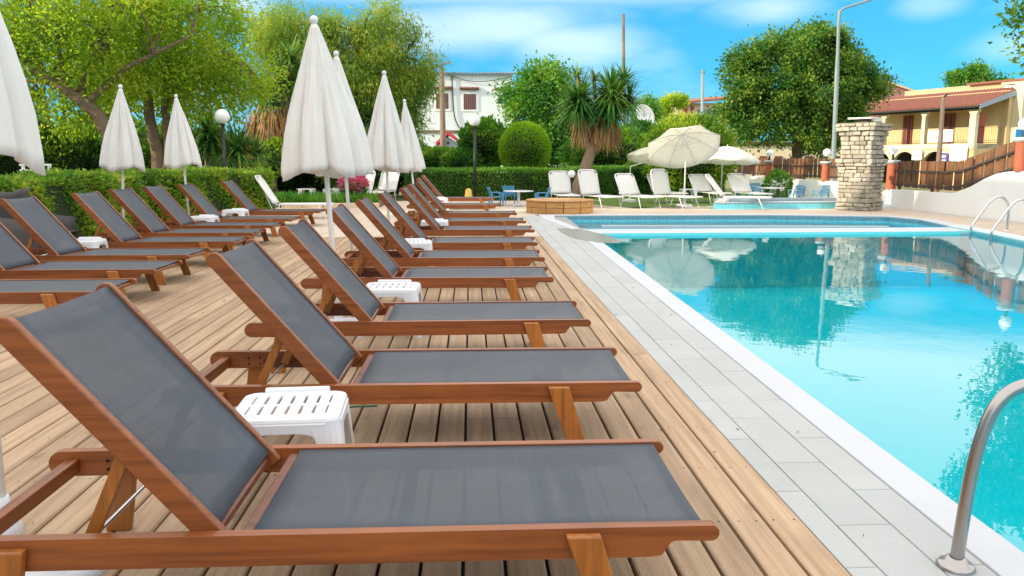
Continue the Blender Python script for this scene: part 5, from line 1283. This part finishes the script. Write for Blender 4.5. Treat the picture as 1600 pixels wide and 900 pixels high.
e = at(1372, -4, Y); MB().box(e.x-0.05, e.x+0.6, Y-0.12, Y+0.12, e.z-0.06, e.z+0.06, Matrix.Identity(4)).build('lamp_head', 'metal_bright', sl, bevel=0.03)
c = at(1006, 182, 42); sd = thing('satellite_dish', 'round white satellite dish above the shrubs right of the yucca', 'satellite dish', (c.x, 42, -0.15))
Md = Matrix.Translation(c) @ Euler((R(72), 0, R(30))).to_matrix().to_4x4()
m = MB(); m.lathe([(0.62, 0.12), (0.5, 0.07), (0.3, 0.025), (0.02, 0.0)], 24); m.v = [tuple(Md @ Vector(p)) for p in m.v]; m.build('dish', 'paint_white', sd, smooth=True, solid=0.02)
MB().tube([(c.x, 42, -0.15), (c.x, 42, c.z)], 0.04, 8).build('mast', 'steel_pole', sd)
MB().tube([tuple(Md @ Vector((0, -0.55, 0.1))), tuple(Md @ Vector((0, 0, 0.55)))], 0.02, 6).build('feed_arm', 'steel_pole', sd)

# ================================================================== HOUSES
cw = thing('street_building', 'long low cream building glimpsed under the dark green tree', 'building', (at(1240, 250, 62).x, 62, -0.15))
a, b = at(1150, 226, 62), at(1330, 250, 62); MB().box(a.x, b.x, 62, 68, -0.15, a.z).build('wall', 'plaster_cream', cw); MB().box(a.x-0.2, b.x+0.2, 61.8, 68.2, a.z, a.z+0.2).build('roof_edge', 'tile_roof', cw)
for k in range(7):
    x = a.x+0.7+k*1.2; MB().box(x, x+0.6, 61.94, 61.998, 0.3, 1.5).build('window', 'shutter_brown', cw)
# white house
Y = 58.0
wh = thing('white_house', 'white two storey house with brown shutters behind the utility pole', 'house', (at(700, 260, Y).x, Y, -0.15))
L_, R_ = at(600, 200, Y).x, at(801, 200, Y).x; zt = at(720, 116, Y).z
MB().box(L_, R_, Y, Y+8, -0.15, zt).build('wall', 'plaster_white', wh)
x = L_ - 0.2
while x < R_ + 0.2:
    MB().tube([(x, Y-0.28, zt+0.05), (x, Y+8.2, zt+0.9)], 0.06, 6).build('roof_tile', 'tile_old', wh); x += 0.21
MB().prism([(L_-0.2, Y-0.25, zt+0.0), (R_+0.2, Y-0.25, zt+0.0), (R_+0.2, Y+8.2, zt+0.86), (L_-0.2, Y+8.2, zt+0.86)], (0, 0, 0.03)).build('roof', 'tile_old', wh)
for (px0, px1, py0, py1, mt) in ((681, 701, 146, 170, 'shutter_brown'), (724, 744, 147, 171, 'shutter_brown'), (778, 793, 148, 162, 'shutter_green')):
    a, b = at(px0, py0, Y), at(px1, py1, Y)
    w = MB().box(a.x-0.14, b.x+0.14, Y-0.05, Y-0.002, b.z-0.14, a.z+0.14).build('window', 'paint_white', wh)
    n = 6 if mt == 'shutter_brown' else 2; dx = (b.x-a.x)/n
    for k in range(n): MB().box(a.x+k*dx+0.008, a.x+(k+1)*dx-0.008, Y-0.075, Y-0.052, b.z, a.z).build('shutter_slat', mt, w)
    hx = a.x - 0.2
    hd = MB().box(a.x-0.22, b.x+0.22, Y-0.22, Y-0.002, a.z+0.30, a.z+0.36).build('window_hood', 'tile_roof', wh)
    while hx < b.x+0.2: MB().tube([(hx, Y-0.30, a.z+0.36), (hx, Y-0.02, a.z+0.46)], 0.06, 6).build('hood_tile', 'tile_roof', hd); hx += 0.14
MB().box(L_, R_-3.0, Y-0.12, Y-0.002, at(700, 207, Y).z, at(700, 203.5, Y).z).build('string_course', 'pole_wood', wh)
pts = [at(706, 118, Y-0.1), at(708, 160, Y-0.1), at(711, 185, Y-0.1), at(718, 200, Y-0.1)]
MB().tube(smooth_path(pts, 4), 0.045, 6).build('drain_pipe', 'metal_dark', wh)
MB().tube(smooth_path([at(700, 116, Y-0.15), at(730, 126, Y-0.15), at(760, 127, Y-0.15), at(800, 120, Y-0.15)], 5), 0.022, 5).build('cable', 'metal_dark', wh)
# small house with a red gable
Y = 50
rg_ = thing('gabled_shed', 'small grey blue shed with red gable boards below the white house', 'shed', (at(700, 260, Y).x, Y, -0.15))
a, b, c = at(683, 226, Y), at(722, 226, Y), at(700, 211, Y)
MB().prism([(a.x+0.1, Y, -0.15), (b.x-0.1, Y, -0.15), (b.x-0.1, Y, b.z), (c.x, Y, c.z-0.1), (a.x+0.1, Y, a.z)], (0, 3, 0)).build('wall', 'panel_grey_blue', rg_)
for e in (a, b):
    d = Vector((e.x, 0, e.z)) - Vector((c.x, 0, c.z)); d = d*1.12
    MB().prism([(c.x, Y-0.2, c.z+0.02), (c.x+d.x, Y-0.2, c.z+d.z), (c.x+d.x, Y-0.2, c.z+d.z+0.2), (c.x, Y-0.2, c.z+0.24)], (0, 3.4, 0)).build('gable_board', 'trim_red', rg_)
MB().tube([(at(700, 223, Y).x, Y-0.06, at(700, 223, Y).z), (at(700, 223, Y).x, Y+0.02, at(700, 223, Y).z)], 0.09, 12).build('vent', 'metal_dark', rg_)
# distant cottage
Y = 85
ct = thing('distant_cottage', 'distant beige cottage with tiled eave seen left of the dark green tree', 'house', (at(1090, 240, Y).x, Y, -0.15))
a, b = at(1058, 161, Y), at(1140, 190, Y)
MB().box(a.x, b.x, Y, Y+6, -0.15, a.z).build('wall', 'plaster_beige', ct)
MB().prism([(at(1047, 165, Y).x, Y-0.8, at(1047, 165, Y).z), (b.x+.5, Y-0.8, at(1140, 155, Y).z), (b.x+.5, Y+6, at(1140, 153, Y).z+.4), (at(1047, 165, Y).x, Y+6, at(1047, 162, Y).z+.4)], (0, 0, 0.22)).build('roof', 'tile_roof', ct)
for (q0, q1) in ((1067, 1074), (1079, 1084)):
    w0, w1 = at(q0, 166, Y), at(q1, 177, Y); MB().box(w0.x, w1.x, Y-0.05, Y-0.002, w1.z, w0.z).build('window', 'shutter_red', ct)
w0, w1 = at(1090, 171, Y), at(1123, 187, Y); 
for k in range(4): MB().box(w0.x+(w1.x-w0.x)*k/4+.03, w0.x+(w1.x-w0.x)*(k+1)/4-.03, Y-0.12, Y-0.002, w1.z, w0.z).build('awning_panel', 'panel_blue', ct)
# pink house
Y = 78
pk2 = thing('pink_house', 'pink gabled house behind the yellow house', 'house', (at(1390, 250, Y).x, Y, -0.15))
a, b, c = at(1325, 165, Y), at(1432, 146, Y), at(1380, 128, Y)
MB().prism([(a.x, Y, -0.15), (b.x, Y, -0.15), (b.x, Y, b.z), (c.x, Y, c.z), (a.x, Y, at(1325, 147, Y).z)], (0, 9, 0)).build('wall', 'plaster_pink', pk2)
d = b-c
MB().prism([(c.x, Y-0.3, c.z), (b.x+0.4, Y-0.3, b.z-0.1), (b.x+0.4, Y-0.3, b.z+0.08), (c.x, Y-0.3, c.z+0.18)], (0, 9.6, 0)).build('roof_slope', 'plaster_beige', pk2)
e = at(1325, 147, Y); MB().prism([(c.x, Y-0.3, c.z), (e.x, Y-0.3, e.z), (e.x, Y-0.3, e.z+0.18), (c.x, Y-0.3, c.z+0.18)], (0, 9.6, 0)).build('roof_slope', 'plaster_beige', pk2)
# yellow house: local frame o at the near corner, u along the veranda (away), w into the building
yh = thing('yellow_house', 'yellow two storey house with tiled veranda roof, columns and arches', 'house', (0, 0, 0))
A0 = at(1521, 224, 42); B0 = at(1362, 222, 48.3); u_ = (B0-A0); u_.z = 0; UL = u_.length + 1.5; u_.normalize(); w_ = Vector((u_.y, -u_.x, 0))
if w_.x < 0: w_ = -w_
yh.location = (A0.x, A0.y, -0.15)
def Hq(u, w, z): return Vector((A0.x, A0.y, 0)) + u_*u + w_*w + Vector((0, 0, z))
def hbox(u0, u1, w0, w1, z0, z1): 
    return MB().prism([tuple(Hq(u0, w0, z0)), tuple(Hq(u1, w0, z0)), tuple(Hq(u1, w1, z0)), tuple(Hq(u0, w1, z0))], (0, 0, z1-z0))
ZF, ZE = at(1521, 224, 42).z, at(1526, 167, 42).z                    # veranda floor, eave
def upx(px):                                                          # u of a facade point seen at image column px
    best = min((abs((lambda q: 800+FPX*q[0]/-q[2])(_rot.transposed() @ (Hq(k*0.02, 0, 2.5)-Vector((0, 0, CAMH))))-px), k*0.02) for k in range(-50, 450)); return best[1]
hbox(-0.35, UL, 2.0, 9.0, -0.15, ZE+0.9).build('main_block', 'plaster_yellow', yh)
hbox(-0.02, UL, 0.0, 1.998, ZF-0.28, ZF).build('veranda_slab', 'plaster_cream', yh)
# ground floor arcade wall with arches
ar = [(upx(1414), 0.80), (upx(1462), 0.80), (upx(1375), 0.8)]
hbox(-0.02, UL, 0.05, 0.30, 1.75, ZF-0.281).build('arcade_lintel', 'plaster_yellow', yh)
edges = sorted([(c_-r_, c_+r_) for c_, r_ in ar]); prev = -0.02
for a_, b_ in edges:
    if a_ > prev: hbox(prev, a_, 0.05, 0.30, -0.15, 1.749).build('arcade_pier', 'plaster_yellow', yh)
    prev = b_
if prev < UL: hbox(prev, UL, 0.05, 0.30, -0.15, 1.749).build('arcade_pier', 'plaster_yellow', yh)
for c_, r_ in ar:
    pts = [(c_+r_, 1.749), (c_+r_, 0.95)] + [(c_+r_*math.cos(R(q)), 0.95+r_*0.95*math.sin(R(q))) for q in range(0, 181, 20)] + [(c_-r_, 0.95), (c_-r_, 1.749)]
    pts = [(c_+r_, 1.749)] + [(c_+r_*math.cos(R(q)), 0.95+r_*0.95*math.sin(R(q))) for q in range(0, 181, 18)] + [(c_-r_, 1.749)]
    MB().prism([tuple(Hq(a_, 0.06, z_)) for a_, z_ in pts], tuple(w_*0.23)).build('arch', 'plaster_cream', yh)
hbox(0, UL, 1.6, 1.99, -0.1, ZF-0.30).build('arcade_back', 'recess_shade', yh)  # dark colour stands in for the shade inside the arches
# columns with flared heads
cols = [(0.0, 0.36), (upx(1443), 0.22), (upx(1385)+0.2, 0.22)]
for c_, wd in cols:
    hbox(c_, c_+wd, 0.02, 0.26, ZF, ZE-0.35).build('column', 'plaster_cream', yh)
    MB().prism([tuple(Hq(c_-0.16, 0.03, ZE-0.12)), tuple(Hq(c_-0.0, 0.03, ZE-0.36)), tuple(Hq(c_+wd, 0.03, ZE-0.36)), tuple(Hq(c_+wd+0.16, 0.03, ZE-0.12))], tuple(w_*0.21)).build('column_head', 'plaster_cream', yh)
hbox(-0.1, UL, 0.02, 0.26, ZE-0.12, ZE).build('eave_beam', 'fence_rail', yh)
# veranda roof: sloping sheet with pan tiles as ribs
r0, r1 = Hq(0, -0.35, ZE-0.02), Hq(0, 2.9, ZE+0.95)
MB().prism([tuple(Hq(-0.45, -0.40, ZE)), tuple(Hq(UL+0.3, -0.40, ZE)), tuple(Hq(UL+0.3, 2.9, ZE+0.98)), tuple(Hq(-0.45, 2.9, ZE+0.98))], (0, 0, 0.10)).build('veranda_roof', 'tile_roof', yh)
q = -0.42
while q < UL+0.25:
    MB().tube([tuple(Hq(q, -0.44, ZE+0.10)), tuple(Hq(q, 2.9, ZE+1.10))], 0.055, 6).build('roof_tile', 'tile_roof', yh); q += 0.20
hbox(-0.48, UL+0.3, -0.46, -0.41, ZE-0.04, ZE+0.05).build('gutter', 'metal_dark', yh)
MB().prism([tuple(Hq(-0.50, -0.40, ZE-0.12)), tuple(Hq(-0.50, -0.40, ZE+0.10)), tuple(Hq(-0.50, 2.9, ZE+1.08)), tuple(Hq(-0.50, 2.9, ZE+0.80))], tuple(u_*0.05)).build('verge_board', 'panel_grey_blue', yh)
# doors behind the columns
for (p0_, p1_, mt) in ((1389, 1404, 'shutter_red'), (1452, 1470, 'shutter_red')):
    u0_, u1_ = upx(p1_)+0.75, upx(p0_)+0.75
    dr = hbox(u0_, u1_, 1.93, 1.998, ZF, ZF+1.75).build('door', mt, yh); n = 5
    for k in range(n): hbox(u0_+(u1_-u0_)*k/n+0.02, u0_+(u1_-u0_)*(k+1)/n-0.02, 1.90, 1.928, ZF+0.05, ZF+1.68).build('door_slat', 'shutter_brown' if k % 2 else mt, dr)
# railing
def railing(p, q, n, nm='railing'):
    m = MB(); 
    for f in (0.05, 0.88): m.tube([p+Vector((0, 0, f)), q+Vector((0, 0, f))], 0.014, 5)
    o_ = m.build(nm, 'metal_dark', yh)
    for k in range(n+1): c_ = p.lerp(q, k/n); MB().tube([c_+Vector((0, 0, 0.05)), c_+Vector((0, 0, 0.88))], 0.007, 4).build('baluster', 'metal_dark', o_)
railing(Hq(0.36, 0.12, ZF), Hq(UL-0.2, 0.12, ZF), 44)
# near end: side bay of the veranda, arch door, railing, plain end wall to the right
hbox(-0.36, 0.0, 2.0, 2.3, -0.15, ZE+0.88).build('corner_pier', 'plaster_yellow', yh)
hbox(-0.02, 0.0, 0.27, 1.95, ZF-0.9, ZF-0.02).build('end_parapet', 'plaster_cream', yh)
hbox(-0.021, 0.28, 0.3, 1.99, -0.15, ZF-0.29).build('end_wall', 'plaster_yellow', yh)
dd = hbox(0.02, 0.06, 0.30, 0.80, ZF, ZF+1.55).build('arch_door', 'shutter_red', yh)
railing(Hq(-0.03, 0.3, ZF), Hq(-0.03, 1.95, ZF), 10)
hbox(-0.9, -0.36, 2.31, 9, -0.15, ZE+1.25).build('end_block', 'plaster_cream', yh)
hbox(-1.0, UL, 4.2, 9.2, ZE+0.9, ZE+1.55).build('upper_block', 'plaster_tan', yh)
hbox(-1.3, UL*0.45, 3.9, 9.5, ZE+1.55, ZE+1.66).build('upper_roof', 'tile_roof', yh)
hbox(-1.5, UL*0.1, 2.9, 9.5, ZE+1.30, ZE+1.42).build('flat_roof', 'plaster_beige', yh)
hbox(0.9, 1.5, 4.14, 4.198, ZE+1.05, ZE+1.5).build('upper_panel', 'paint_white', yh)
# boards on the front
def board(p0_, p1_, y0_, y1_, mat, nm, off=-0.06):
    u0_, u1_ = upx(p1_), upx(p0_); z1_ = at((p0_+p1_)/2, y0_, 44).z; z0_ = at((p0_+p1_)/2, y1_, 44).z
    return hbox(u0_, u1_, off-0.03, off, z0_, z1_).build(nm, mat, yh), (u0_, u1_, z0_, z1_)
board(1450, 1489, 203, 222, 'paint_white', 'white_board', 0.02)
board(1488, 1515, 228, 252, 'paint_white', 'white_board')
s1, q1 = board(1474, 1486, 239, 253, 'sign_purple', 'purple_sign', -0.12)
hbox(q1[0]+0.12, q1[1]-0.12, -0.165, -0.152, q1[2]+0.24, q1[2]+0.36).build('lettering', 'paint_white', s1)
hbox(q1[0]+0.08, q1[1]-0.08, -0.165, -0.152, q1[2]+0.07, q1[2]+0.12).build('lettering', 'paint_white', s1)
s2, q2 = board(1430, 1445, 234, 250, 'paint_white', 'notice_sign', -0.12)
hbox(q2[0]+0.05, q2[1]-0.05, -0.165, -0.152, q2[2]+0.22, q2[2]+0.27).build('lettering', 'panel_blue', s2)
c = at(1594, 211, 36); tag(MB().box(c.x-0.2, c.x+0.7, 36, 36.06, c.z-0.22, c.z+0.26).build('blue_sign', 'sign_blue', bevel=0.01), 'blue sign panel at the right picture edge behind the globe lamp', 'sign')
tag(MB().box(at(1345, 190, 40).x, at(1378, 190, 40).x, 40, 42, at(1350, 190, 40).z, at(1350, 184, 40).z).build('awning', 'paint_white', bevel=0.02), 'white awning edge between stone pillar top and yellow house', 'awning')
# street, and an unseen block added on the left to shade the terrace
structure(MB().poly([(12.2, -60, -0.12), (20, -60, -0.12), (20, 36, -0.12), (12.0, 36, -0.12)]).build('street', 'paving_beige'))
hb = thing('added_shade_block', 'unseen white block added left of the terrace to shade it', 'building', (-27, 2, -0.15))
MB().box(-34, -22, -26, 12.0, -0.15, 13.0).build('wall', 'plaster_white', hb)
MB().box(-34.3, -21.6, -26.3, 12.3, 13.0, 13.3).build('roof_slab', 'plaster_beige', hb)
for fl in range(4):
    for k in range(7):
        y = -24 + k*4.8; w = MB().box(-22.0, -21.95, y, y+1.8, 0.9+fl*3.0, 2.9+fl*3.0).build('window', 'window_glass', hb)
        MB().box(-21.998, -21.0, y-0.4, y+2.2, 0.55+fl*3.0, 0.7+fl*3.0).build('balcony_slab', 'plaster_beige', hb)

# leaf litter and specks on the deck, the slabs and the water's edge
rg = np.random.default_rng(91); n = 130
P = np.stack([rg.uniform(-4, 1.75, n), 1.6 + 9*rg.random(n)**1.4, np.full(n, 0.0035)], 1); P[P[:, 0] > 1.2, 2] = -0.008
D = rg.normal(size=(n, 3))*np.array([1, 1, 0.06]); lm = leaf_mesh('leaf_litter', P, 0.022, 0.011, 'leaf_dry', 92, D, 0.0, 0.1)
lo = put(lm, 'leaf_litter'); lo['kind'] = 'stuff'; lo['label'] = 'tiny dry leaf bits scattered over deck and slabs'
